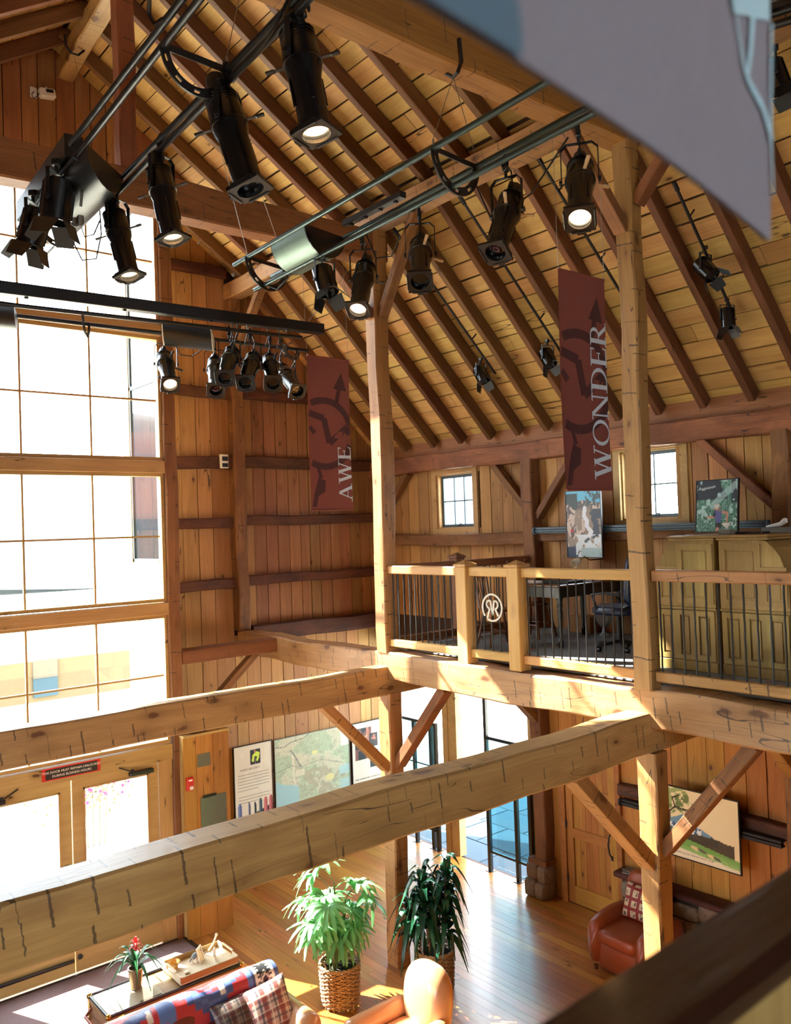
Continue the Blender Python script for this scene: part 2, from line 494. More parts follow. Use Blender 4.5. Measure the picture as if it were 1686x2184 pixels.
# ceiling: dark sheathing above, planks and rafters below it
mb = MB()
prof = [(9.62, zr(9.62)), (6.6, zr(6.6)), (XR, zr(XR)), (.3, zr(.3)), (-2.72, zr(-2.72))]
up = [(a, b+.07) for a, b in prof]; upp = [(a, b+.22) for a, b in prof]
mb.prism(up+upp[::-1], 19.3, Matrix(((1, 0, 0, 0), (0, 0, -1, 12.1), (0, 1, 0, 0), (0, 0, 0, 1))))
ceiling = struct('ceiling', mb, M_['back'])
def roofplanks(xa, xb, y0, y1, wd, joints):
    za, zb = zr(xa), zr(xb); a = V3((xa, 0, za)); b = V3((xb, 0, zb)); L = (b-a).length; d = (b-a)/L
    nrm = V3((-d.z, 0, d.x)); nrm = nrm if nrm.z > 0 else -nrm
    n = round(L/wd); wd = L/n
    for i in range(n):
        c = a+d*(wd*(i+.5))+nrm*(.018+random.uniform(-.004, .004))
        ys = [y1]+sorted((random.uniform(y0+1.5, y1-1.5) for _ in range(joints)), reverse=True)+[y0]
        for j in range(len(ys)-1):
            timber('plank', c+V3((0, ys[j]-.003, 0)), c+V3((0, ys[j+1]+.003, 0)), wd-random.choice((.010, .016, .026)), .03, M_['roof'], ceiling, up=nrm)
roofplanks(9.44, 6.62, -1.5, 12.0, .235, 2)
roofplanks(6.6, XR+.02, -1.5, 12.0, .235, 2)
roofplanks(.3, XR-.02, 2.0, 12.0, .235, 1)
ry = [11.5, 10.893, 10.19, 9.537, 8.9, 8.327, 7.784]
while ry[-1] > -1: ry.append(ry[-1]-.605)
for y in ry:
    for (xa, xb) in ((9.36, 6.56), (6.64, XR+.02)):
        a = V3((xa, y, zr(xa))); b = V3((xb, y, zr(xb))); d = (b-a).normalized(); nr = V3((-d.z, 0, d.x)); nr = nr if nr.z > 0 else -nr
        timber('rafter', a-nr*.085, b-nr*.085, .085, .17, M_['rafter'], ceiling, up=nr, hewn=.004, seg=.7, ch=.006)
    if y > 6:
        a = V3((.3, y+.02, zr(.3))); b = V3((XR-.02, y+.02, zr(XR-.02))); d = (b-a).normalized(); nr = V3((-d.z, 0, d.x)); nr = nr if nr.z > 0 else -nr
        timber('rafter', a-nr*.085, b-nr*.085, .085, .17, M_['rafter'], ceiling, up=nr)

def boards_y(wall, Y, x0, x1, z0, z1, wd, mat, cap=True, th=.024, holes=()):
    """vertical boards on a wall facing -Y"""
    x = x0
    while x < x1-.03:
        ww = wd*random.uniform(.88, 1.12); xb = x+ww
        if x1-xb < wd*.4: xb = x1
        top = min(zr(x), zr(xb))-.01 if z1 is None else z1
        xc = (x+xb)/2
        segs = [(z0, top)]
        for (ha, hb, hz0, hz1) in holes:
            if ha < xc < hb:
                segs = [s for (a, b) in segs for s in ((a, min(b, hz0)), (max(a, hz1), b)) if s[1]-s[0] > .02]
        if z1 is None:
            ww_ = xb-x-random.choice((.006, .009, .014)); L1, L2 = zr(xc-ww_/2)-.006-z0, zr(xc+ww_/2)-.006-z0; h = th/2; k = ww_/2
            mb = MB().add([(0, -k, -h), (0, k, -h), (L1, k, -h), (L2, -k, -h), (0, -k, h), (0, k, h), (L1, k, h), (L2, -k, h)], [(3, 2, 1, 0), (4, 5, 6, 7), (0, 1, 5, 4), (1, 2, 6, 5), (2, 3, 7, 6), (3, 0, 4, 7)])
            M = Matrix(((0, -1, 0, xc), (0, 0, -1, Y-h+random.uniform(-.003, .003)), (1, 0, 0, z0), (0, 0, 0, 1)))
            link('board', mb.mesh('board', mat), wall, M); segs = []
        for (a, b) in segs:
            timber('board', (xc, Y-th/2+random.uniform(-.003, .003), a), (xc, Y-th/2+random.uniform(-.003, .003), b), xb-x-random.choice((.006, .009, .014)), th, mat, wall, up=(0, -1, 0))
        x = xb
def boards_x(wall, X, y0, y1, z0, z1, wd, mat, th=.024, holes=()):
    """vertical boards on a wall facing -X"""
    y = y0
    while y < y1-.03:
        yb = y+wd*random.uniform(.88, 1.12)
        if y1-yb < wd*.4: yb = y1
        yc = (y+yb)/2; segs = [(z0, z1)]
        for (ha, hb, hz0, hz1) in holes:
            if ha-.02 < yc < hb+.02:
                segs = [s for (a, b) in segs for s in ((a, min(b, hz0)), (max(a, hz1), b)) if s[1]-s[0] > .02]
        for (a, b) in segs:
            timber('board', (X-th/2+random.uniform(-.003, .003), yc, a), (X-th/2+random.uniform(-.003, .003), yc, b), yb-y-random.choice((.006, .009, .014)), th, mat, wall, up=(-1, 0, 0))
        y = yb

# gable wall (far side of the room), glazed bay in the middle, side wings set back 1.2 m
def xzprism(poly, y0, y1, mb):
    mb.prism(poly, y1-y0, Matrix(((1, 0, 0, 0), (0, 0, -1, y1), (0, 1, 0, 0), (0, 0, 0, 1))))
mb = MB()
xzprism([(4.86, 0), (9.6, 0), (9.6, zr(9.6)), (6.6, zr(6.6)), (4.86, zr(4.86))], YB+.005, YB+.14, mb)
xzprism([(-2.7, 0), (1.16, 0), (1.16, zr(1.16)), (.3, zr(.3)), (-2.7, zr(-2.7))], YB+.005, YB+.14, mb)
xzprism([(1.2, 9.9), (4.8, 9.9), (4.8, zr(4.8)), (XR, zr(XR)), (1.2, zr(1.2))], 10.72, 10.84, mb)
wall_back = struct('wall_back', mb, M_['back'])
boards_y(wall_back, YB, 4.90, 6.45, 0, None, .235, M_['wall'])
boards_y(wall_back, YB, 6.64, 9.40, 3.8, None, .205, M_['wallred'])
boards_y(wall_back, YB, 6.45, 9.40, 0, 3.75, .225, M_['wall'])
boards_y(wall_back, 10.72, 2.06, 4.80, 9.9, None, .21, M_['wallred'])
# return walls of the recess
mb = MB()
RW = (10.93, 11.86, 5.0, 10.1)
for z0, z1, y0, y1 in ((0, RW[2], 10.86, 12.08), (RW[3], zr(4.85), 10.86, 12.08), (RW[2], RW[3], 10.86, RW[0]), (RW[2], RW[3], RW[1], 12.08)):
    mb.bb((4.80, y0, z0), (4.86, y1, z1))
    mb.bb((1.16, y0, z0), (1.22, y1, z1))
struct('wall_recess', mb, M_['trim'])
mb = MB()
for y0, y1, z0, z1 in ((RW[0], RW[0]+.04, RW[2], RW[3]), (RW[1]-.04, RW[1], RW[2], RW[3]), (RW[0], RW[1], RW[2], RW[2]+.05), (RW[0], RW[1], RW[3]-.05, RW[3]), (RW[0], RW[1], 7.5, 7.55)):
    mb.bb((4.81, y0, z0), (4.85, y1, z1))
win9 = struct('window_9', mb, M_['bluetrim'])
for z0, z1 in ((RW[2]+.05, 7.5), (7.55, RW[3]-.05)): part('pane', MB().bb((4.826, RW[0]+.04, z0), (4.832, RW[1]-.04, z1)), M_['glass'], win9)

# bay glazing: four lights one above the other
GX = (1.27, 2.13, 2.985, 3.84, 4.74); BX = 1.22
def light(n, z0, z1, zm):
    mb = MB(); f = .045
    mb.bb((BX, 10.70, z0), (4.79, 10.80, z0+f)); mb.bb((BX, 10.70, z1-f), (4.79, 10.80, z1))
    mb.bb((BX, 10.70, z0+f), (BX+f, 10.80, z1-f)); mb.bb((4.79-f, 10.70, z0+f), (4.79, 10.80, z1-f))
    win = struct('window_%d' % n, mb, M_['trim'])
    for x in GX[1:-1]: part('muntin', MB().bb((x-.012, 10.725, z0+f), (x+.012, 10.765, z1-f)), M_['trim'], win)
    for i in range(4):
        part('muntin', MB().bb((GX[i]+.012, 10.725, zm-.012), (GX[i+1]-.012, 10.765, zm+.012)), M_['trim'], win)
        for a, b in ((z0+f, zm), (zm, z1-f)):
            part('pane', MB().bb((GX[i], 10.743, a), (GX[i+1], 10.749, b)), M_['glass'], win)
light(1, 8.21, 9.86, 9.08); light(2, 6.38, 8.06, 7.19); light(3, 4.48, 6.21, 5.36); light(4, 2.60, 4.31, 3.50)
for i, (z0, z1) in enumerate(((9.86, 10.04), (8.06, 8.21), (6.21, 6.375), (4.31, 4.47))):
    o = timber('trim_%d' % (i+1), (BX, 10.73, (z0+z1)/2), (4.79, 10.73, (z0+z1)/2), .16, z1-z0, M_['trim'], None, hewn=.002, seg=.6, ch=.006); o['kind'] = 'structure'
o = timber('trim_5', (BX, 10.73, 2.485), (4.79, 10.73, 2.485), .14, .20, M_['trim']); o['kind'] = 'structure'
for i, (x0, x1, z1) in enumerate(((4.60, 4.79, 2.385), (BX, 2.28, 2.385))):
    o = timber('trim_%d' % (6+i), ((x0+x1)/2, 10.74, 0), ((x0+x1)/2, 10.74, z1), x1-x0, .10, M_['trim'], None, up=(0, -1, 0)); o['kind'] = 'structure'

# entrance door leaves
def leaf(n, x0, x1, hinge):
    s = .135; y0, y1 = 10.70, 10.76; z0, z1 = .02, 2.375
    mb = MB()
    mb.bb((x0, y0, z0), (x0+s, y1, z1)); mb.bb((x1-s, y0, z0), (x1, y1, z1))
    mb.bb((x0+s, y0, z1-.12), (x1-s, y1, z1)); mb.bb((x0+s, y0, z0), (x1-s, y1, z0+.32))
    d = struct('door_%d' % n, mb, M_['trim'])
    part('pane', MB().bb((x0+s, 10.727, z0+.32), (x1-s, 10.733, z1-.12)), M_['glass'], d)
    bead = MB()
    for a, b, c, e in ((x0+s, z0+.32, x0+s+.02, z1-.12), (x1-s-.02, z0+.32, x1-s, z1-.12), (x0+s, z0+.32, x1-s, z0+.34), (x0+s, z1-.14, x1-s, z1-.12)):
        bead.bb((a, 10.69, b), (c, 10.70, e))
    part('bead', bead, M_['trim'], d)
    cl = MB(); hx = x1-.08 if hinge > 0 else x0+.08; sx = -hinge
    cl.beam((hx, 10.655, 2.30), (hx+sx*.32, 10.655, 2.30), .07, .055, ch=.008)
    cl.beam((hx+sx*.30, 10.62, 2.345), (hx+sx*.46, 10.64, 2.42), .02, .015)
    cl.tube([(hx+sx*.28, 10.65, 2.32), (hx+sx*.28, 10.65, 2.36)], .022, 10)
    part('door_closer', cl, M_['black'], d)
    for zz, k in ((1.02, .085), (1.30, .07)):
        px = x0+s/2 if hinge > 0 else x1-s/2
        if hinge > 0 and zz > 1.2: continue
        hp = MB(); hp.box((px, 10.69, zz), (k, .018, k*1.5), None, 0, .006); hp.sphere((px, 10.672, zz), (.02, .014, .02), 10, 6)
        part('handle_plate', hp, M_['brass'], d)
    return d
door_right = leaf(1, 3.475, 4.59, 1)
door_left = leaf(2, 2.29, 3.46, -1)
sw = MB(); sw.tube([(2.32, 10.655, .19), (3.43, 10.655, .19)], .022, 10); part('door_sweep', sw, M_['black'], door_left)
st = MB(); st.lathe([(.03, 0), (.03, .02), (.012, .03), (.012, .035)], 12, Matrix.Translation((3.52, 10.70, .20)) @ Matrix.Rotation(PI/2, 4, 'X')); part('door_stop', st, M_['black'], door_right)

# right-hand (eave) wall
def yzbox(mb, y0, y1, z0, z1, x0=XW+.005, x1=XW+.14): mb.bb((x0, y0, z0), (x1, y1, z1))
W1 = (9.44, 10.30, 5.33, 6.22); W2 = (5.78, 6.68, 5.36, 6.26)
OP = (8.44, 11.9, 0, 3.45)
mb = MB()
yzbox(mb, -7.2, OP[0], 0, 3.45); yzbox(mb, -7.2, 12.0, 3.45, 5.33)
yzbox(mb, -7.2, W2[0], 5.33, 6.75); yzbox(mb, W2[1], W1[0], 5.33, 6.75); yzbox(mb, W1[1], 12.0, 5.33, 6.75)
for W in (W1, W2): yzbox(mb, W[0], W[1], W[3], 6.75); yzbox(mb, W[0], W[1], 5.33, W[2])
wall_right = struct('wall_right', mb, M_['back'])
boards_x(wall_right, XW, -1.0, 11.93, 3.86, 6.6, .235, M_['wall'], holes=(W1, W2))
boards_x(wall_right, XW, 1.0, 6.86, .72, 3.5, .26, M_['wall_warm_lit'])
boards_x(wall_right, XW, 7.90, 8.42, 0, 3.5, .24, M_['wall_warm_lit'])
boards_x(wall_right, XW, 6.86, 7.90, 2.30, 3.5, .24, M_['wall_warm_lit'])

o = timber('trim_11', (9.37, -1.5, 6.72), (9.37, 11.9, 6.72), .03, .42, M_['wallred']); o['kind'] = 'structure'
def small_window(n, W):
    y0, y1, z0, z1 = W; t = .10
    mb = MB()
    mb.bb((XW-.05, y0-t, z0-t), (XW, y1+t, z0)); mb.bb((XW-.05, y0-t, z1), (XW, y1+t, z1+t))
    mb.bb((XW-.05, y0-t, z0), (XW, y0, z1)); mb.bb((XW-.05, y1, z0), (XW, y1+t, z1))
    j = .02
    mb.bb((XW, y0, z0), (XW+.14, y0+j, z1)); mb.bb((XW, y1-j, z0), (XW+.14, y1, z1)); mb.bb((XW, y0, z0), (XW+.14, y1, z0+j)); mb.bb((XW, y0, z1-j), (XW+.14, y1, z1))
    win = struct('window_%d' % n, mb, M_['trim'])
    fr = MB(); a = .045; x0, x1 = XW+.07, XW+.11
    y0 += j; y1 -= j; z0 += j; z1 -= j
    fr.bb((x0, y0, z0), (x1, y1, z0+a)); fr.bb((x0, y0, z1-a), (x1, y1, z1)); fr.bb((x0, y0, z0+a), (x1, y0+a, z1-a)); fr.bb((x0, y1-a, z0+a), (x1, y1, z1-a))
    part('sash', fr, M_['bluetrim'], win)
    ym = (y0+y1)/2; zm = (z0+z1)/2
    ys = [y0+a, y0+(y1-y0)*.36, y0+(y1-y0)*.64, y1-a] if n == 5 else [y0+a, ym, y1-a]
    for y in ys[1:-1]: part('muntin', MB().bb((x0+.005, y-.009, z0+a), (x1-.005, y+.009, z1-a)), M_['bluetrim'], win)
    part('muntin', MB().bb((x0+.004, y0+a, zm-.009), (x1-.004, y1-a, zm+.009)), M_['bluetrim'], win)
    for i in range(len(ys)-1):
        for zz in ((z0+a, zm), (zm, z1-a)): part('pane', MB().bb((x0+.018, ys[i], zz[0]), (x0+.022, ys[i+1], zz[1])), M_['glass'], win)
    cr = MB(); cr.box((XW+.05, ym, z0+.03), (.03, .09, .02), None, 0, .004); cr.tube([(XW+.04, ym, z0+.03), (XW+.02, ym-.05, z0+.05), (XW+.02, ym-.10, z0+.05)], .007, 6)
    part('crank_handle', cr, M_['black'], win)
small_window(5, W1); small_window(6, W2)

# entry opening in the right wall under the loft
mb = MB(); x0, x1 = XW-.02, XW+.12
mb.bb((x0, 8.40, 0), (x1, 8.50, 3.45)); mb.bb((x0, 11.82, 0), (x1, 11.93, 3.45)); mb.bb((x0, 8.5, 3.35), (x1, 11.82, 3.45))
mb.bb((x0, 10.05, 0), (x1, 10.17, 3.35)); mb.bb((x0+.02, 10.17, 0), (x1, 10.26, 3.35)); mb.bb((x0, 10.26, 0), (x1, 10.38, 3.35))
win7 = struct('window_7', mb, M_['trim'])
part('pane', MB().bb((XW+.05, 8.5, .04), (XW+.056, 9.28, 3.35)), M_['glass'], win7)
part('pane', MB().bb((XW+.05, 9.36, 2.2), (XW+.056, 10.05, 3.35)), M_['glass'], win7)
part('pane', MB().bb((XW+.05, 10.38, .04), (XW+.056, 11.82, 3.35)), M_['glass'], win7)

# plank door in the right wall
mb = MB(); Xd = XW-.06
mb.bb((Xd-.02, 7.80, 0), (XW+.01, 7.90, 2.30)); mb.bb((Xd-.02, 6.86, 0), (XW+.01, 6.94, 2.30)); mb.bb((Xd-.02, 6.94, 2.22), (XW+.01, 7.80, 2.30))
door3 = struct('door_3', mb, M_['door'])
ya, yb = 6.95, 7.79
for i in range(6):
    y0 = ya+.11+(yb-ya-.22)*i/6; y1 = ya+.11+(yb-ya-.22)*(i+1)/6
    timber('door_plank', (Xd+.035, (y0+y1)/2, .03), (Xd+.035, (y0+y1)/2, 2.2), y1-y0-.004, .025, M_['door'], door3, up=(-1, 0, 0))
for y in (ya+.055, yb-.055): timber('door_stile', (Xd+.02, y, .02), (Xd+.02, y, 2.21), .11, .04, M_['door'], door3, up=(-1, 0, 0))
for z, h in ((.14, .24), (1.0, .13), (1.60, .12), (2.15, .12)): timber('door_rail', (Xd+.02, ya+.11, z), (Xd+.02, yb-.11, z), h, .04, M_['door'], door3, up=(-1, 0, 0))
h = MB(); yy = 7.03
h.tube([(Xd, yy, .83), (Xd-.05, yy, .88), (Xd-.06, yy+.015, 1.0), (Xd-.05, yy, 1.12), (Xd, yy, 1.17)], [.012, .010, .012, .010, .012], 8)
h.box((Xd-.004, yy, .82), (.012, .035, .06), None, 0, .004); h.box((Xd-.004, yy, 1.18), (.012, .035, .06), None, 0, .004)
part('door_handle', h, M_['iron'], door3)
for z in (.35, 1.1, 1.75):
    hg = MB(); hg.box((Xd-.012, 7.795, z), (.016, .03, .10), None, 0, .003); part('hinge', hg, M_['iron'], door3)

# unseen sides of the room, window openings added and sized for fill light
mb = MB()
for y0, y1, z0, z1 in ((-7.2, 12, 0, .9), (-7.2, 12, 3.2, 6.6), (-7.2, 1.8, .9, 3.2), (4.0, 6.0, .9, 3.2), (8.2, 12, .9, 3.2)):
    mb.bb((-2.7, y0, z0), (-2.55, y1, z1))
struct('wall_left', mb, M_['wall'])
mb = MB()
for x0, x1, z0, z1 in ((-2.7, 9.6, 0, 4.6), (-2.7, -.2, 4.6, 6.6), (3.6, 9.6, 4.6, 6.6)): mb.bb((x0, -7.2, z0), (x1, -7.05, z1))
xzprism([(-2.7, 6.6), (9.6, 6.6), (9.6, zr(9.6)), (6.6, zr(6.6)), (XR, zr(XR)), (.3, zr(.3)), (-2.7, zr(-2.7))], -7.2, -7.05, mb)
struct('wall_front', mb, M_['wall'])

# ------------------------------------------------------------------ timber frame
def T(name, p, q, wd, ht, mat, label, cat, group=None, hewn=.010, **k):
    return tag(timber(name, p, q, wd, ht, mat, None, hewn=hewn, **k), label, cat, group)
Y1, Y2 = 8.16, 4.44
T('tie_beam', (-2.3, Y1+.02, 8.88), (6.66, Y1+.02, 8.88), .25, .375, M_['hewnred'], 'reddish tie beam crossing in front of the gable window, carrying the king post', 'beam')
T('tie_beam', (-2.3, Y2+.03, 8.93), (6.62, Y2+.03, 8.93), .25, .36, M_['golden'], 'golden tie beam at the top partly behind the near grey banner', 'beam')
T('king_post', (3.36, Y1+.02, 9.07), (3.36, Y1+.02, zr(XR)-.15), .18, .18, M_['hewnred'], 'reddish king post rising from the far tie beam to the ridge', 'post', hewn=.006, up=(0, -1, 0))
T('ridge_beam', (3.62, 10.70, 11.32), (3.18, 4.3, 11.32), .20, .24, M_['hewn'], 'pale ridge beam with a wire hook, ending at the gable boards', 'beam', hewn=.008)
T('purlin', (6.54, 11.9, 9.215), (6.54, -6, 9.215), .25, .25, M_['hewn'], 'long pale purlin under the rafters, resting on the loft posts', 'beam')
T('floor_beam', (-2.3, Y1+.02, 3.49), (9.30, Y1+.02, 3.49), .25, .34, M_['hewn'], 'farther of the two big crossing beams, its top blown out by sun', 'beam', hewn=.007)
T('floor_beam', (-2.3, Y2+.04, 3.45), (9.30, Y2+.04, 3.45), .26, .345, M_['hewn'], 'nearer of the two big crossing beams, deep adze nicks on its side', 'beam', hewn=.008)
T('loft_beam', (6.58, 11.80, 3.66), (6.58, -3.0, 3.66), .28, .34, M_['hewn'], 'long hewn beam along the edge of the loft below the railing', 'beam', hewn=.012)
T('girt_beam', (4.97, 10.78, 3.71), (6.45, 10.78, 3.71), .25, .19, M_['hewnred'], 'short orange beam from the window post to the loft beam', 'beam', hewn=.006)
T('loft_post', (6.54, Y1, 3.83), (6.54, Y1, 9.09), .21, .21, M_['post'], 'upper post with a sunlit white side, left end of the loft railing', 'post', up=(0, -1, 0), hewn=.010)
T('loft_post', (6.50, 4.425, 3.83), (6.50, 4.425, 9.09), .17, .18, M_['post'], 'knotty golden upper post right of the maroon banner with the longer word', 'post', up=(0, -1, 0), hewn=.009)
T('ground_post', (6.54, Y1, 0), (6.54, Y1, 3.33), .21, .22, M_['post'], 'ground floor post under the farther beam, behind the two potted plants', 'post', up=(0, -1, 0))
T('ground_post', (6.52, 4.425, 0), (6.52, 4.425, 3.28), .20, .20, M_['post'], 'ground floor post under the nearer beam, in front of the leather armchair', 'post', up=(0, -1, 0), hewn=.012)
T('gable_post', (6.54, 11.84, 3.84), (6.54, 11.84, 9.09), .20, .20, M_['brown'], 'brown post standing against the gable boards between dark girts', 'post', up=(0, -1, 0))
T('window_post', (4.88, 10.75, 0), (4.88, 10.75, zr(4.97)-.02), .18, .20, M_['hewnred'], 'tall orange post along the right edge of the gable window', 'post', up=(0, -1, 0), hewn=.007)
T('window_post', (1.13, 10.75, 0), (1.13, 10.75, zr(1.04)-.02), .18, .20, M_['hewnred'], 'tall post on the left edge of the gable window, outside the picture', 'post', up=(0, -1, 0), hewn=.007)
T('eave_post', (9.29, Y1, .5), (9.29, Y1, 6.3), .21, .21, M_['brown'], 'eave wall post behind the loft desk, on a stone footing', 'post', up=(0, -1, 0))
T('eave_post', (9.29, Y2, .0), (9.29, Y2, 6.3), .21, .21, M_['brown'], 'eave wall post at the right edge of the picture', 'post', up=(0, -1, 0))
T('eave_plate', (9.30, 11.9, 6.42), (9.30, -3, 6.42), .22, .27, M_['brown'], 'weathered eave plate beam under the rafter ends', 'beam', hewn=.012)
T('wall_girt', (9.33, Y1+.1, 5.15), (9.33, 11.9, 5.15), .16, .19, M_['brown'], 'brown girt on the eave wall under the small square window', 'girt')
T('wall_girt', (9.34, -3, 5.18), (9.34, Y1-.1, 5.18), .14, .16, M_['brown'], 'brown girt on the eave wall carrying the grey blue track', 'girt')
T('wall_girt', (9.34, -1, 1.80), (9.34, 6.84, 1.80), .14, .15, M_['girt'], 'dark ground floor girt behind the golf course picture', 'girt')
GI = 'dark girts on the gable wall'
for (z0, z1, nm) in ((7.50, 7.66, 'second from the top'), (6.38, 6.57, 'third from the top'), (5.46, 5.62, 'fourth from the top'), (4.50, 4.66, 'lowest')):
    T('wall_girt', (4.9, 11.87, (z0+z1)/2), (6.44, 11.87, (z0+z1)/2), .12, z1-z0, M_['girt'], 'dark girt between window post and gable post, '+nm, 'girt', GI)
    T('wall_girt', (6.64, 11.87, (z0+z1)/2+.03), (9.25, 11.87, (z0+z1)/2+.03), .12, z1-z0, M_['girt'], 'dark girt right of the gable post, '+nm, 'girt', GI)
T('wall_girt', (4.9, 11.87, 9.5), (6.44, 11.87, 9.5), .12, .16, M_['girt'], 'dark girt between window post and gable post, highest', 'girt', GI)
T('wall_girt', (6.7, 11.85, 3.76), (9.25, 11.85, 3.76), .18, .26, M_['girt'], 'thick reddish girt on the gable wall at loft level', 'girt')
def brace(p, q, label, mat='brown', s=.13): T('brace', p, q, s*.75, s, M_[mat], label, 'brace', 'angled frame braces', hewn=.003, seg=.5, ch=.006, up=(0, 1, 0) if abs(p[1]-q[1]) < .01 else (1, 0, 0))
brace((5.72, Y1, 8.72), (6.44, Y1, 8.0), 'pale brace under the far tie beam, left of the sunlit post')
brace((6.54, Y1-.1, 8.0), (6.54, 7.35, 9.1), 'brown brace from the sunlit post up to the purlin')
brace((5.62, Y2, 8.76), (6.42, Y2, 7.96), 'pale brace under the near tie beam beside the knotty post')
brace((6.52, 4.34, 8.2), (6.52, 3.5, 9.1), 'brown brace from the knotty post up to the purlin')
brace((6.54, 11.74, 8.2), (6.54, 10.9, 9.1), 'pale brace from the gable post up to the purlin')
brace((5.52, Y1, 3.34), (6.44, Y1, 2.42), 'orange brace under the farther crossing beam in front of the map', 'post', .15)
brace((6.56, Y1-.1, 2.45), (6.56, 7.15, 3.5), 'brown brace from the plant post up to the loft beam', 'brown', .15)
brace((5.42, Y2, 3.29), (6.44, Y2, 2.3), 'sunlit yellow brace under the nearer crossing beam', 'post', .16)
brace((6.54, 4.33, 2.42), (6.54, 3.45, 3.5), 'brown brace from the armchair post up to the loft beam', 'brown', .15)
brace((8.35, Y1, 3.34), (9.2, Y1, 2.55), 'brown brace under the loft beside the glazed entry', 'brown', .14)
brace((8.3, Y2, 3.30), (9.2, Y2, 2.5), 'orange brace at the right edge above the golf picture', 'post', .14)
brace((9.31, 8.9, 6.3), (9.31, 8.26, 5.6), 'brown eave brace right of the small square window')
brace((9.31, 7.35, 6.3), (9.31, 8.05, 5.45), 'brown eave brace left of the waterfall picture')
brace((9.31, 5.45, 6.3), (9.31, 4.55, 5.45), 'brown eave brace above the runner picture')
brace((9.31, 10.9, 6.3), (9.31, 11.75, 5.45), 'brown eave brace in the corner behind the sunlit post')
brace((6.15, 10.78, 3.62), (4.98, 10.78, 2.6), 'brown brace under the short orange beam by the window post')

# boxed pilaster by the entrance
mb = MB(); mb.bb((4.88, 10.53, 0), (5.50, 11.90, 2.66)); mb.bb((4.87, 10.49, 2.66), (5.54, 11.90, 2.69))
pil = solo('boxed_pilaster', mb, M_['trim'], (5.2, 10.6, 0), 'tall boarded box column with metal plates right of the entrance doors', 'column')
for a, b in ((4.865, 5.04), (5.045, 5.29), (5.295, 5.53)): timber('board', ((a+b)/2, 10.512, 0), ((a+b)/2, 10.512, 2.66), b-a, .03, M_['door'], pil, up=(0, -1, 0))
mb = MB(); mb.box((5.155, 10.492, 2.33), (.19, .008, .17)); part('metal_plate', mb, M_['grey'], pil)
mb = MB(); mb.box((5.28, 10.492, 1.52), (.38, .008, .62)); part('metal_plate', mb, M_['grey'], pil)
mb = MB(); mb.box((5.22, 10.482, 1.84), (.20, .02, .035), None, 0, .004); part('clip', mb, M_['black'], pil)

# loft floor with carpet
mb = MB(); mb.bb((6.72, -3, 3.56), (9.41, 8.26, 3.84))
loft = struct('trim_8', mb, M_['back'])
m = NT('carpet'); tc = m.node('ShaderNodeTexCoord')
n1 = m.noise(tc.outputs['Object'], 60, 3); n2 = m.noise(m.scale(tc.outputs['Object'], 5, 9, 5), 1.0, 4, .7, 1.0)
col = m.mix(n1, lin((96, 104, 108)), lin((140, 148, 148))); col = m.mix(m.ramp(n2, [(.60, 0.0), (.66, .8)]), col, lin((140, 62, 58)))
m.l(col, m.b.inputs['Base Color']); m.b.inputs['Roughness'].default_value = .95; m.bump(n1, .4, .01)
mb = MB(); mb.bb((6.70, -3, 3.84), (9.41, 8.26, 3.856))
tag(solo('carpet', mb, m.mat, (8, 4, 3.84)), 'grey blue patterned carpet covering the loft floor', 'carpet')
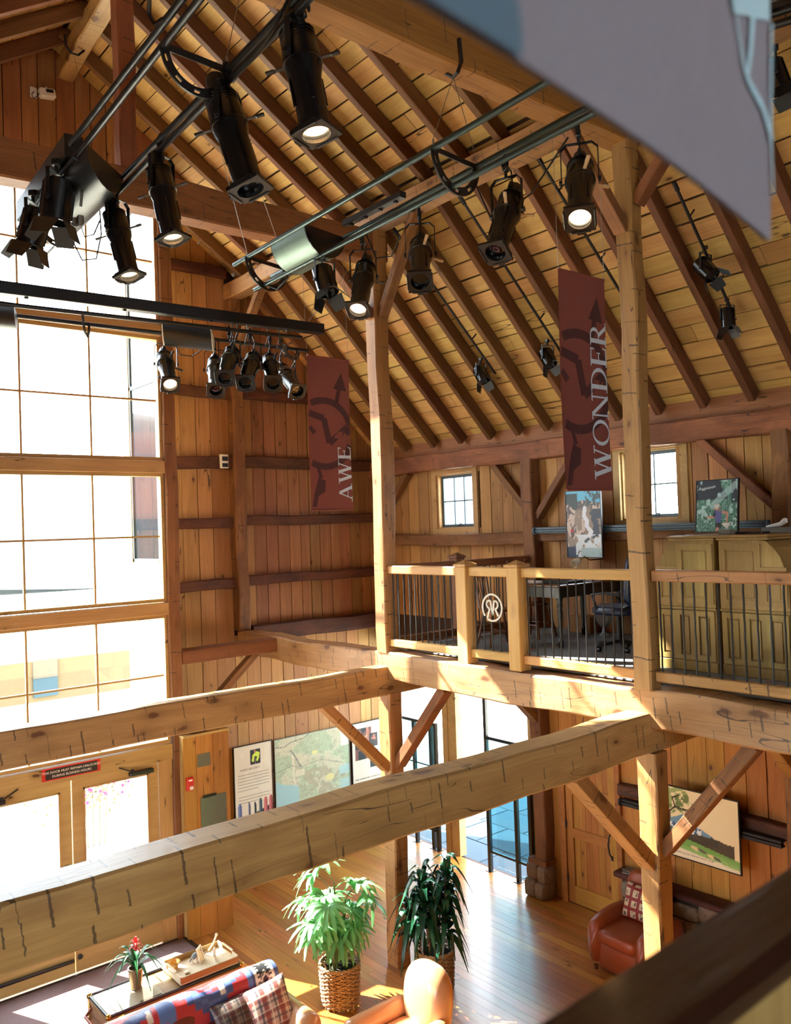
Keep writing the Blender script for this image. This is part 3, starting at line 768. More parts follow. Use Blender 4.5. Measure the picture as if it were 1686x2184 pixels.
# ------------------------------------------------------------------ stage lighting
def arc_half(L, R, depth, n=14, r0=1.0):
    """points of a half ring hanging from L to R"""
    c = (L+R)/2; h = (R-L)/2
    return [c - h*math.cos(PI*i/n)*r0 + V3((0, 0, -depth*math.sin(PI*i/n)))*r0 for i in range(n+1)]
def lighting_rig(label, loc, pipes, hoops, panels, boxes, struts, cables, chord, pm='black'):
    root = empty('lighting_rig', loc, label, 'lighting rig')
    for (p, q, r) in pipes: part('pipe', MB().tube([p, q], r, 10), M_[pm], root, SM)
    for (L, R, d) in hoops:
        h = V3(R)-V3(L); ax = h.cross(V3((0, 0, 1))).normalized()
        mb = MB(); n = 30
        def band(ra, rb, ks):
            o = arc_half(L, R, d, n, ra); i_ = arc_half(L, R, d, n, rb)
            for j in ks:
                vs = []
                for a, b in ((o[j], i_[j]), (o[j+1], i_[j+1])): vs += [a+ax*.007, b+ax*.007, b-ax*.007, a-ax*.007]
                mb.add(vs, [(e, (e+1) % 4, 4+(e+1) % 4, 4+e) for e in range(4)]+[(3, 2, 1, 0), (4, 5, 6, 7)])
        band(1.10, 1.02, range(n)); band(.93, .84, range(n)); band(1.02, .93, [j for j in range(n) if j % 6 not in (2, 3)])
        part('hoop', mb, M_['black'], root)
    for (L0, R0, L1, R1, d, ends, mat) in panels:
        n = 14
        a0 = arc_half(V3(L0), V3(R0), d, n); a1 = arc_half(V3(L1), V3(R1), d, n)
        mb = MB(); vs = []
        for a, b in zip(a0, a1): vs += [a, b]
        k = len(vs)
        c0 = sum(a0, V3())/len(a0); 
        for a, b in zip(a0, a1): vs += [a+(c0-a).normalized()*.006, b+(c0-a).normalized()*.006]
        fs = []
        for j in range(n): fs += [(2*j, 2*j+1, 2*j+3, 2*j+2), (k+2*j, k+2*j+2, k+2*j+3, k+2*j+1), (2*j, 2*j+2, k+2*j+2, k+2*j), (2*j+1, k+2*j+1, k+2*j+3, 2*j+3)]
        mb.add(vs, fs); pn = part('curved_panel', mb, M_[mat], root, SM)
        for a in (a0, a1)[:]:
            off = (a1[0]-a0[0]).normalized()*.006
            mb = MB(); N = len(a); mb.add([p-off for p in a]+[p+off for p in a], [tuple(range(N)), tuple(range(2*N-1, N-1, -1))]+[(i, i+1, N+i+1, N+i) for i in range(N-1)]+[(N-1, 0, N, 2*N-1)])
            part('end_plate', mb, M_[ends], pn)
    for (p, q, wd, ht, mat) in boxes:
        mb = MB(); mb.beam(p, q, wd, ht, ch=.006); bx = part('channel', mb, M_[mat], root)
        p = V3(p); q = V3(q); d = (q-p).normalized(); n = 4
        for i in range(n):
            c = p.lerp(q, (i+.5)/n); part('socket', MB().box(c-V3((0, 0, ht/2+.004)), (.03, .03, .02), None, 0, .004), M_['black'], bx)
    for (p, q, s) in struts: part('strut', MB().beam(p, q, .008, s), M_['black'], root)
    for (pts, r) in cables: part('cable', MB().tube(pts, r, 6), M_['black'], root, SM)
    return root
def ext(p, q, t): p = V3(p); q = V3(q); return p+(q-p)*t
def wire(name, pts, label, group, r=.0035, mat='wire', hook=False):
    mb = MB(); mb.tube(pts, r, 5)
    if hook: mb.tube([V3(pts[-1])-V3((0, 0, .12)), pts[-1]], r*2.6, 6)
    return solo(name, mb, M_[mat], pts[0], label, 'cable', group, SM)

# rig A, upper left: two chord pipes with a companion each
ZA = 8.03
P2a, P2b = onz(452, -35, ZA), onz(40, 488, ZA)
P3a, P3b = onz(668, -38, ZA), onz(97, 547, ZA)
P1a, P1b = onz(415, -36, ZA+.07), onz(150, 308, ZA+.07)
P4a, P4b = onz(690, -34, ZA-.07), onz(250, 412, ZA-.07)
hoopA1 = (onz(348, 97, ZA), onz(484, 150, ZA)); dA = (hoopA1[1]-hoopA1[0]).length*.5
hoopA2 = (onz(72, 447, ZA), onz(152, 490, ZA))
rigA = lighting_rig('upper left lighting rig of paired black pipes with a punched half hoop', P3a,
    [(P2a, P2b, .021), (P3a, P3b, .021), (P1a, P1b, .021), (P4a, P4b, .021)],
    [(*hoopA1, dA), (*hoopA2, dA)],
    [(onz(183, 306, ZA), onz(262, 378, ZA), onz(110, 399, ZA), onz(172, 470, ZA), dA, 'black', 'black')],
    [(onz(158, 312, ZA+.12), onz(52, 455, ZA+.12), .13, .17, 'black'), (onz(176, 330, ZA+.03), onz(76, 466, ZA+.03), .05, .06, 'black')],
    [(hoopA1[0], hoopA1[1], .04), (hoopA2[0], hoopA2[1], .04)],
    [([onz(318, -20, ZA+.16), onz(318, 30, ZA+.12), onz(330, 52, ZA+.05), onz(348, 40, ZA+.07)], .012),
     ([onz(615, -5, ZA), onz(585, 60, ZA-.1), onz(560, 95, ZA-.12), onz(520, 140, ZA-.06), onz(497, 175, ZA-.02)], .009),
     ([onz(155, 335, ZA-.02), onz(180, 350, ZA-.05), onz(200, 375, ZA-.10), onz(230, 380, ZA-.06), onz(246, 392, ZA)], .012),
     ([onz(152, 352, ZA-.02), onz(172, 362, ZA-.08), onz(176, 400, ZA-.15), onz(172, 440, ZA-.26)], .010),
     ([onz(160, 470, ZA-.1), onz(158, 520, ZA-.2), onz(175, 555, ZA-.35), onz(205, 552, ZA-.35), onz(216, 500, ZA-.2), onz(212, 440, ZA-.05)], .006),
     ([onz(172, 480, ZA-.16), onz(180, 505, ZA-.2), onz(200, 500, ZA-.2), onz(213, 470, ZA-.1)], .006)], None)
for a, b in (((172, 430), (171, 475)), ((160, 440), (160, 478))):
    mb = MB(); mb.tube([onz(*a, ZA-.13), onz(*b, ZA-.22)], .028, 10); part('connector', mb, M_['black'], rigA, SM)
mb = MB(); mb.tube([onz(198, 372, ZA-.06), onz(234, 386, ZA-.06)], .03, 10); part('connector', mb, M_['black'], rigA, SM)

# rig B, centre
ZB = 7.83
T0, T1 = onz(1225, 140, ZB), onz(499, 565, ZB)
R0, R1 = onz(1300, 203, ZB), onz(580, 590, ZB)
hB = (onz(924, 316, ZB), onz(1016, 357, ZB)); dB = (hB[1]-hB[0]).length*.52
B0, B1 = onz(1290, 228, ZB-dB*.9), onz(543, 618, ZB-dB*.9)
hB2 = (onz(527, 548, ZB), onz(610, 574, ZB))
Dv = (T1-T0).normalized()
rigB = lighting_rig('central lighting rig of three pale pipes with a grey green curved panel', T0,
    [(T0, T1, .022), (R0, R1, .022), (B0, B1, .022)],
    [(*hB, dB), (*hB2, dB)],
    [(onz(577, 519, ZB), onz(665, 545, ZB), onz(648, 477, ZB), onz(735, 508, ZB), dB*.95, 'blackgloss', 'green')],
    [(onz(735, 478, ZB+.02), onz(860, 414, ZB+.02), .06, .05, 'black')],
    [(hB[0], hB[1], .035), (hB2[0], hB2[1], .035)],
    [([B0.lerp(B1, .95), B0.lerp(B1, .9)+V3((0, 0, -.10)), B0.lerp(B1, .85)+V3((0, 0, -.05)), B0.lerp(B1, .82)], .007),
     ([R0.lerp(R1, .62), R0.lerp(R1, .58)+V3((0, 0, -.30)), R0.lerp(R1, .53)+V3((0, 0, -.34)), R0.lerp(R1, .5)+V3((0, 0, -.22))], .006),
     ([R0.lerp(R1, .30), R0.lerp(R1, .25)+V3((0, 0, -.42)), R0.lerp(R1, .16)+V3((0, 0, -.36)), R0.lerp(R1, .08)+V3((0, 0, -.12))], .006)], None, 'steelblue')

# rig C, in front of the gable window
ZC = 7.40
N0, N1 = onz(-60, 641, ZC), onz(643, 720, ZC)
F0, F1 = onz(-60, 662, ZC), onz(656, 748, ZC)
K0, K1 = onz(-60, 606, ZC+.17), onz(687, 703, ZC+.17)
hC = (onz(597, 715, ZC), onz(636, 746, ZC)); dC = .16
hC2 = (onz(176, 668, ZC), onz(190, 690, ZC))
rigC = lighting_rig('long black lighting rig crossing low in front of the gable window', N0,
    [(N0, N1, .02), (F0, F1, .02)], [(*hC, dC), (*hC2, dC)],
    [(onz(345, 687, ZC), onz(352, 711, ZC), onz(449, 699, ZC), onz(456, 724, ZC), .17, 'cream', 'black'),
     (onz(-50, 642, ZC), onz(-50, 664, ZC), onz(28, 651, ZC), onz(36, 674, ZC), .17, 'black', 'black')],
    [(K0, K1, .10, .11, 'black')], [],
    [([onz(365, 722, ZC-.12), onz(385, 757, ZC-.22), onz(410, 760, ZC-.22), onz(432, 745, ZC-.15), onz(444, 726, ZC-.02)], .006),
     ([onz(468, 750, ZC-.2), onz(500, 765, ZC-.25), onz(540, 762, ZC-.25), onz(570, 752, ZC-.2)], .005)]
    + [([onz(x, y, ZC+.10), onz(x+2, y+18, ZC+.05), onz(x-4, y+40, ZC-.12)], .007) for x, y in ((494, 688), (504, 690), (526, 693), (570, 700), (594, 704))], None)

# ---- ellipsoidal spotlights: shared meshes, one thing each
def fins(mb, z0, z1, r, n):
    for k in range(n):
        z = z0+(z1-z0)*k/(n-1); mb.lathe([(r-.004, z-.004), (r+.008, z-.003), (r+.008, z+.003), (r-.004, z+.004)], 18)
ES = {}
mb = MB(); mb.lathe([(.018, .29), (.046, .285), (.056, .25), (.058, .17), (.066, .165)], 18); mb.box((0, -.06, .24), (.03, .03, .06), None, 0, .005); ES['burner_cap'] = (mb.mesh('burner_cap', M_['black'], SM))
mb = MB(); mb.lathe([(.066, .168), (.086, .15), (.096, .06), (.098, .0), (.104, -.002), (.104, -.022), (.098, -.024)], 22); fins(mb, .09, .15, .086, 4); ES['reflector_housing'] = mb.mesh('reflector_housing', M_['blackgloss'], SM)
mb = MB(); mb.lathe([(.098, -.024), (.097, -.05), (.082, -.10), (.080, -.25), (.080, -.36), (.086, -.365), (.086, -.385), (.072, -.387), (.072, -.36)], 22)
for k in range(4):
    a = k*PI/2+PI/4; mb.box((math.cos(a)*.083, math.sin(a)*.083, -.18), (.012, .012, .15), Matrix.Rotation(a, 3, 'Z'))
ES['lens_tube'] = mb.mesh('lens_tube', M_['blackgloss'], SM)
mb = MB(); n = 24; vs = []; fs = []; hs_ = .097
for i in range(n):
    t = 2*PI*i/n; k = hs_/max(abs(math.cos(t)), abs(math.sin(t)))
    for zz in (-.388, -.410): vs += [(k*math.cos(t), k*math.sin(t), zz), (.074*math.cos(t), .074*math.sin(t), zz)]
for i in range(n):
    j = (i+1) % n
    for q_ in ((0, 1), (1, 3), (3, 2), (2, 0)): fs.append((4*i+q_[0], 4*i+q_[1], 4*j+q_[1], 4*j+q_[0]))
mb.add(vs, fs)
for a in range(3):
    R = Matrix.Rotation(a*PI/2, 3, 'Z'); mb.box(R @ V3((hs_, 0, -.40)), (.014, .13, .034), R, 0, .003)
mb.box((0, .115, -.385), (.05, .012, .05)); ES['gel_frame'] = mb.mesh('gel_frame', M_['black'])
mb = MB(); mb.lathe([(.001, -.368), (.04, -.372), (.070, -.366), (.071, -.36)], 20); ES['lens'] = mb.mesh('lens', M_['lensdark'], SM)
mb = MB()
for k in range(3): mb.lathe([(.070-.02*k, -.3735-.001*k), (.064-.02*k, -.3765)], 20)
mb.lathe([(.001, -.372), (.04, -.376), (.071, -.370), (.071, -.36)], 20); ES['lit_lens'] = mb.mesh('lit_lens', M_['lenslit'], SM)
for nm, mt in (('shutter_handle', 'black'), ('pale_handle', 'tan')):
    mb = MB(); mb.beam((.095, 0, -.012), (.15, 0, -.012), .022, .004); mb.beam((.15, 0, -.012), (.20, 0, -.012), .026, .014, 0, ch=.004); ES[nm] = mb.mesh(nm, M_[mt])
mb = MB()
for sx in (-1, 1):
    mb.beam((sx*.122, 0, -.03), (sx*.122, 0, .22), .03, .006, 0, up=(sx, 0, 0)); mb.lathe([(.02, 0), (.02, .02)], 10, Matrix.Translation((sx*.118, 0, 0)) @ Matrix.Rotation(sx*PI/2, 4, 'Y'))
    mb.beam((sx*.122, 0, .215), (sx*.085, 0, .25), .03, .006, 0, up=(sx, 0, 1))
mb.beam((-.088, 0, .25), (.088, 0, .25), .03, .006); ES['yoke'] = mb.mesh('yoke', M_['black'])
mb = MB(); mb.tube([(0, 0, .25), (0, 0, .30)], .012, 8); mb.box((0, 0, .315), (.035, .05, .045), None, 0, .006)
mb.tube([(0, .026, .32), (0, .032, .38), (0, .0, .41), (0, -.032, .385), (0, -.03, .35)], .011, 7); mb.tube([(0, -.05, .34), (0, .05, .34)], .007, 6); mb.tube([(0, -.052, .31), (0, -.052, .37)], .009, 6)
ES['clamp'] = mb.mesh('clamp', M_['black'], SM)
DROP = .365
def aim(pivot, px, L):
    d = ray(*px); o = CAM-pivot
    a = d.dot(d); b = 2*o.dot(d); c = o.dot(o)-L*L; D = b*b-4*a*c
    t = -b/(2*a) if D < 0 else (-b-math.sqrt(D))/(2*a)
    return (CAM+d*t-pivot).normalized()
def frame_for(d):
    h = V3((d.x, d.y, 0))
    h = h.normalized() if h.length > .02 else V3((0, -1, 0))
    x = V3((-h.y, h.x, 0)).normalized()
    z = -d; y = z.cross(x).normalized()
    Rb = Matrix((x, y, z)).transposed().to_4x4()
    yy = V3((0, 0, 1)).cross(x)
    Ry = Matrix((x, yy, V3((0, 0, 1)))).transposed().to_4x4()
    return Rb, Ry
def spotlight(px_clamp, zc, py, px_lens, lit, label, pale=False, far=False, s=1.0, group=None, power=0):
    top = onz(*px_clamp, zc)
    q = top-CAM; k_ = (1092-py)/FPX          # drop of the pivot straight below the clamp
    drop = (q.dot(UP)-k_*q.dot(fw))/(UP.z-k_*fw.z)
    pv = top-V3((0, 0, drop)); dl = ray(*px_lens)
    L = min(max((dl*((pv-CAM).dot(fw))+CAM-pv).length*1.06, .36), .5); s = L/.40
    d = aim(pv, px_lens, L)
    root = empty('stage_spotlight', top, label, 'spotlight', group)
    Rb, Ry = frame_for(d); S = Matrix.Diagonal((s, s, s, 1))
    Mb = Matrix.Translation(pv) @ Rb @ S; My = Matrix.Translation(pv) @ Ry @ Matrix.Diagonal((s, s, drop/DROP, 1))
    link('clamp', ES['clamp'], root, My); link('yoke', ES['yoke'], root, My)
    for nm in ('burner_cap', 'reflector_housing', 'lens_tube', 'gel_frame'): link(nm, ES[nm], root, Mb)
    link('lens', ES['lit_lens' if lit else 'lens'], root, Mb)
    for k in range(4):
        if k == 2: continue
        link('shutter_handle', ES['pale_handle' if pale else 'shutter_handle'], root, Mb @ Matrix.Rotation(k*PI/2+.35, 4, 'Z'))
    mb = MB(); b = Rb.to_3x3(); q = pv+b @ V3((0, -.05, .27))*s
    mb.tube([q, q+V3((.03, .03, .10))*s, top+V3((.03, .05, .04)), top+V3((.02, .10, .02))], .007, 6); part('power_cable', mb, M_['black'], root, SM)
    if lit and power:
        ld = bpy.data.lights.new('spot_lamp', 'SPOT'); ld.energy = power; ld.spot_size = math.radians(24); ld.spot_blend = .15; ld.shadow_soft_size = .05; ld.color = (1, .85, .65)
        lo = bpy.data.objects.new('spot_lamp', ld); C.objects.link(lo); lo.parent = root
        lo.matrix_local = Matrix.Translation(-base_of(root)) @ Matrix.Translation(pv+d*.43*s) @ Rb
    return root
spotlight((640, 14), ZA, 130, (674, 284), True, 'big black spotlight with glowing lens at the top of the upper left rig', s=1.12, power=60)
spotlight((484, 148), ZA, 262, (533, 402), False, 'black spotlight hanging beside the half hoop of the upper left rig', s=1.08)
spotlight((343, 298), ZA, 403, (369, 508), True, 'black spotlight on the upper left rig with worn silver band, second from its window end', s=1.04, power=60)
spotlight((249, 395), ZA, 492, (276, 588), True, 'black spotlight with bright lens against the window panes, window end of upper left rig', s=1.02, power=60)
spotlight((772, 505), ZB-.1, 594, (763, 660), True, 'spotlight with glowing lens below the centre rig in front of the white post', power=60)
spotlight((893, 447), ZB-.1, 543, (895, 600), False, 'spotlight facing the camera with dark square frame and tan handles, centre rig', True)
spotlight((1077, 345), ZB-.1, 455, (1056, 538), False, 'tilted spotlight with tan handles right of the centre rig hoop', True)
spotlight((1232, 270), ZB-.1, 386, (1236, 466), True, 'spotlight with brightly glowing round lens beside the knotty post', True, power=60)
spotlight((352, 714), ZC, 777, (363, 820), True, 'spotlight with glowing lens at the window post, leftmost on the low rig', s=.98, power=30)
spotlight((457, 728), ZC, 789, (460, 832), False, 'spotlight with square dark mouth facing out, second from left on low rig', s=.98)
spotlight((488, 703), ZC, 767, (479, 806), False, 'spotlight tilted left behind its neighbours, third from left on low rig', s=.98)
spotlight((533, 709), ZC, 779, (523, 816), False, 'spotlight with a white taped band, middle of the low rig', s=.98)
spotlight((575, 716), ZC, 782, (582, 818), False, 'brownish black spotlight hanging straight, second from right on low rig', s=.98)
spotlight((608, 742), ZC, 801, (634, 834), False, 'spotlight leaning far right, nearest the maroon banner with the shorter word', s=.98)

# ---- small barn door cans
BC = {}
mb = MB(); mb.lathe([(.02, .13), (.075, .13), (.085, .12), (.085, -.10), (.090, -.102), (.090, -.115), (.08, -.116), (.078, -.08)], 20)
for k in range(6): mb.box((math.cos(k*PI/3)*.086, math.sin(k*PI/3)*.086, .01), (.012, .012, .20), Matrix.Rotation(k*PI/3, 3, 'Z'))
BC['can'] = mb.mesh('can', M_['blackgloss'], SM)
mb = MB(); mb.lathe([(.001, -.085), (.078, -.08)], 18); BC['lens'] = mb.mesh('lens', M_['lensdark'])
for nm, mt in (('barn_door', 'black'), ('blue_door', 'bluetrim')):
    mb = MB(); mb.add([(-.075, 0, 0), (.075, 0, 0), (.055, 0, -.12), (-.055, 0, -.12), (-.075, .003, 0), (.075, .003, 0), (.055, .003, -.12), (-.055, .003, -.12)], [(0, 1, 2, 3), (7, 6, 5, 4), (0, 4, 5, 1), (1, 5, 6, 2), (2, 6, 7, 3), (3, 7, 4, 0)]); BC[nm] = mb.mesh(nm, M_[mt])
mb = MB()
for sx in (-1, 1): mb.beam((sx*.098, 0, 0), (sx*.098, 0, .17), .022, .005, 0, up=(sx, 0, 0)); mb.lathe([(.014, 0), (.014, .02)], 8, Matrix.Translation((sx*.095, 0, 0)) @ Matrix.Rotation(sx*PI/2, 4, 'Y'))
mb.beam((-.1, 0, .17), (.1, 0, .17), .022, .005); mb.tube([(0, 0, .17), (0, 0, .23)], .012, 8); mb.box((0, 0, .235), (.04, .05, .04), None, 0, .005)
BC['bracket'] = mb.mesh('bracket', M_['black'], SM)
def barn_can(center, d, label, s=1.0, up=None, blue=True, group=None, spin=0.0):
    root = empty('barn_door_light', center, label, 'spotlight', group)
    d = V3(d).normalized(); Rb, Ry = frame_for(d); S = Matrix.Diagonal((s, s, s, 1))
    Mb = Matrix.Translation(center) @ Rb @ S; My = Matrix.Translation(center) @ Ry @ S
    link('bracket', BC['bracket'], root, My); link('can', BC['can'], root, Mb); link('lens', BC['lens'], root, Mb)
    for k in range(4):
        Mk = Matrix.Rotation(k*PI/2+spin, 4, 'Z') @ Matrix.Translation((0, -.088, -.114)) @ Matrix.Rotation(-.5, 4, 'X')
        link('barn_door', BC['blue_door' if (blue and k == 0) else 'barn_door'], root, Mb @ Mk)
    mb = MB(); b = Rb.to_3x3(); q = center+b @ V3((0, .02, .13))*s
    mb.tube([q, q+V3((.02, .0, .06)), center+V3((0, 0, .25))*s], .006, 6); part('power_cable', mb, M_['black'], root, SM)
    return root
def at_depth(px, ref): d = ray(*px); return CAM+d*((V3(ref)-CAM).dot(fw))
cA = onz(125, 392, ZA-.1); barn_can(at_depth((122, 432), cA), at_depth((112, 500), cA)-at_depth((124, 420), cA)+V3((0, 0, -.05)), 'large barn door light under the black box of the upper left rig', 1.25, blue=False)
cA2 = onz(75, 455, ZA-.1); barn_can(at_depth((72, 488), cA2), at_depth((55, 540), cA2)-at_depth((75, 480), cA2)+V3((0, 0, -.05)), 'barn door light lowest at the window end of the upper left rig', 1.2, blue=False)
cB = onz(690, 560, ZB-.25); barn_can(at_depth((693, 600), cB), at_depth((708, 650), cB)-at_depth((690, 590), cB)-fw*.08, 'barn door light with one blue flap under the centre rig panel', 1.0, spin=.4)

# ---- conduit rods on the roof slope with their lamps
def onslope(px, off=.30):
    d = ray(*px); n = V3((1, 0, 1)); c = V3((6.6, 0, 9.54-off))
    return CAM+d*((c-CAM).dot(n)/d.dot(n))
for a, b, nm in (((976, 413), (1203, 762), 'black rod on the roof slope ending behind the longer maroon banner'), ((1143, 330), (1322, 622), 'black rod on the roof slope behind the brightest spotlight'), ((838, 487), (1056, 797), 'black rod on the roof slope left of the other rods'), ((1436, 388), (1562, 668), 'black rod on the roof slope right of the knotty post')):
    mb = MB(); p, q = onslope(a), onslope(b); mb.tube([p, q], .016, 8); mb.tube([p, p+(q-p)*.06], .024, 8)
    r_ = solo('light_track', mb, M_['black'], p, nm, 'track', None, SM)
    for t in (.25, .75):
        c = p.lerp(q, t); part('standoff', MB().tube([c, c+V3((.09, 0, .09))], .010, 6), M_['black'], r_)
def slope_can(px, px2, label, s=1.0, spin=0.0, toward=.1):
    c = onslope(px, .42); d = at_depth(px2, c)-c - fw*toward
    return barn_can(c, d, label, s, spin=spin)
slope_can((1026, 800), (1038, 832), 'small barn door light on the roof slope, left of the other slope lights', .95, .4)
slope_can((1168, 764), (1179, 797), 'small barn door light on the roof slope beside the longer maroon banner', .95, .4)
slope_can((1505, 575), (1521, 606), 'barn door light with pale blue flap high on the right roof slope', .95, .4)
slope_can((1551, 680), (1553, 716), 'upright barn door light lowest on the right roof slope', .85, .4, .02)
p = onslope((1655, 165), .9); barn_can(p, at_depth((1672, 215), p)-at_depth((1645, 120), p)-fw*.05, 'barn door light at the top right corner beside the grey banner', 1.0, blue=False)
q = onslope((1600, 70), .85); q2 = onslope((1760, 20), .85)
r_ = solo('overhead_pipe', MB().tube([q, q2], .03, 10).tube([q+V3((0, 0, .09)), q2+V3((0, 0, .09))], .03, 10), M_['black'], q, 'thick black pipe pair at the top right corner behind the grey banner', 'pipe', None, SM)
part('housing', MB().beam(q+V3((.1, 0, .26)), q2+V3((0, 0, .26)), .22, .2, ch=.01), M_['blackgloss'], r_)

# ---- hooks and suspension cables
mb = MB(); h0 = V3((3.47, 9.9, 11.20)); mb.tube([h0+V3((-.11, 0, .12)), h0+V3((-.11, 0, .0)), h0+V3((-.04, 0, -.08)), h0+V3((.04, 0, -.08)), h0+V3((.11, 0, 0)), h0+V3((.11, 0, .08))], .014, 8)
solo('beam_hook', mb, M_['iron'], h0, 'iron hook strap around the pale ridge beam', 'hook', None, SM)
mb = MB(); h1 = ony(966, 165, Y2-.03)
mb.tube([ony(979, 82, 4.33), ony(984, 130, 4.33), ony(975, 155, 4.32), h1], .014, 8); mb.tube([h1, ony(952, 158, Y2+.05), ony(942, 153, Y2+.2)], .014, 8)
solo('beam_hook', mb, M_['iron'], h1, 'black iron hook strap under the golden tie beam beside the grey banner', 'hook', None, SM)
CB = 'thin suspension cables of the rigs'
wire('suspension_cable', [h1, hB[0]+V3((0, 0, .06))], 'thin cable from the tie beam hook to the left end of the centre hoop', CB, .003, hook=True)
wire('suspension_cable', [h1, hB[1]+V3((0, 0, .06))], 'thin cable from the tie beam hook to the right end of the centre hoop', CB, .003, hook=True)
wire('suspension_cable', [h0+V3((0, 0, -.08)), at_depth((186, 300), h0)], 'thin cable hanging from the ridge beam hook', CB, .0025)
wire('suspension_cable', [V3((3.36, 5.0, 10.9)), hoopA1[1]+V3((0, 0, .08))], 'thin cable to the right end of the upper left hoop', CB, .003, hook=True)
wire('suspension_cable', [onz(467, 310, ZA+.5), hB2[0]+V3((0, 0, .04))], 'thin cable running down past a spotlight to the centre rig end', CB, .003, hook=True)
wire('suspension_cable', [onz(545, 380, ZA+.3), hB2[1]+V3((0, 0, .04))], 'second thin cable to the centre rig end', CB, .0025)
pC = K0.lerp(K1, .93)
for a, l in (((715, 600), 'left'), ((700, 560), 'middle'), ((755, 560), 'right')): wire('suspension_cable', [at_depth(a, pC), K0.lerp(K1, .95)+V3((0, 0, .06))], 'thin cable to the free end of the low rig, %s of three' % l, CB, .0025)

# ---- banners
def serif(ch):
    """strokes of a roman capital in a box 1 high: polygons"""
    t, h, s = .17, .065, .05
    def R(x0, y0, x1, y1): return [(x0, y0), (x1, y0), (x1, y1), (x0, y1)]
    def D(x0, y0, x1, y1, w): return [(x0-w/2, y0), (x0+w/2, y0), (x1+w/2, y1), (x1-w/2, y1)]
    def ring(cx, cy, rx, ry, tx, ty, a0=0, a1=2*PI, n=20):
        out = []
        for i in range(n):
            a, b = a0+(a1-a0)*i/n, a0+(a1-a0)*(i+1)/n
            out.append([(cx+rx*math.cos(a), cy+ry*math.sin(a)), (cx+rx*math.cos(b), cy+ry*math.sin(b)), (cx+(rx-tx)*math.cos(b), cy+(ry-ty)*math.sin(b)), (cx+(rx-tx)*math.cos(a), cy+(ry-ty)*math.sin(a))])
        return out
    foot = lambda x, w=.38: R(x-w/2, 0, x+w/2, s)
    head = lambda x, w=.38: R(x-w/2, 1-s, x+w/2, 1)
    if ch == 'W': return 1.32, [D(.17, 1, .42, 0, t), D(.42, 0, .66, 1, h), D(.66, 1, .90, 0, t), D(.90, 0, 1.14, 1, h), head(.17, .34), head(.66, .30), head(1.15, .30)]
    if ch == 'O': return 1.02, ring(.51, .5, .50, .51, .14, .05)
    if ch == 'N': return 1.08, [D(.18, 0, .18, 1, h), D(.20, 1, .88, 0, t), D(.88, 0, .88, 1, h), foot(.18, .32), head(.13, .26), head(.88, .32)]
    if ch == 'D': return .98, [D(.22, 0, .22, 1, t), foot(.20), head(.20)]+ring(.40, .5, .55, .5, .15, .05, -PI/2, PI/2)+[R(.2, 0, .42, s), R(.2, 1-s, .42, 1)]
    if ch == 'E': return .82, [D(.22, 0, .22, 1, t), R(.05, 0, .74, s), R(.05, 1-s, .72, 1), R(.22, .48, .56, .48+s), R(.54, .40, .58, .62), D(.72, 0, .77, .24, .05), D(.70, .78, .72, 1, .05)]
    if ch == 'R': return .96, [D(.22, 0, .22, 1, t), foot(.22), head(.18, .28), R(.2, 1-s, .48, 1), R(.2, .46, .50, .46+s), D(.44, .5, .80, 0, .17), R(.74, 0, .98, s)]+ring(.46, .735, .27, .265, .14, .05, -PI/2, PI/2, 12)
    if ch == 'A': return 1.06, [D(.20, 0, .52, 1, h), D(.86, 0, .52, 1, t), R(.28, .32, .76, .32+s), foot(.18, .32), foot(.87, .36)]
m = NT('banner_cloth'); tc = m.node('ShaderNodeTexCoord'); n1 = m.noise(tc.outputs['Object'], 160, 2); n2 = m.noise(tc.outputs['Object'], 2.2, 3)
m.l(m.mix(n1, m.mix(n2, lin((112, 54, 46)), lin((132, 68, 58))), lin((140, 76, 66))), m.b.inputs['Base Color']); m.b.inputs['Roughness'].default_value = .9; m.b.inputs['Transmission Weight'].default_value = 0
M_['banner'] = m.mat
M_['bandark'] = plain('banner_print_dark', (78, 42, 42), .9); M_['banlet'] = plain('banner_letters', (206, 216, 226), .8)
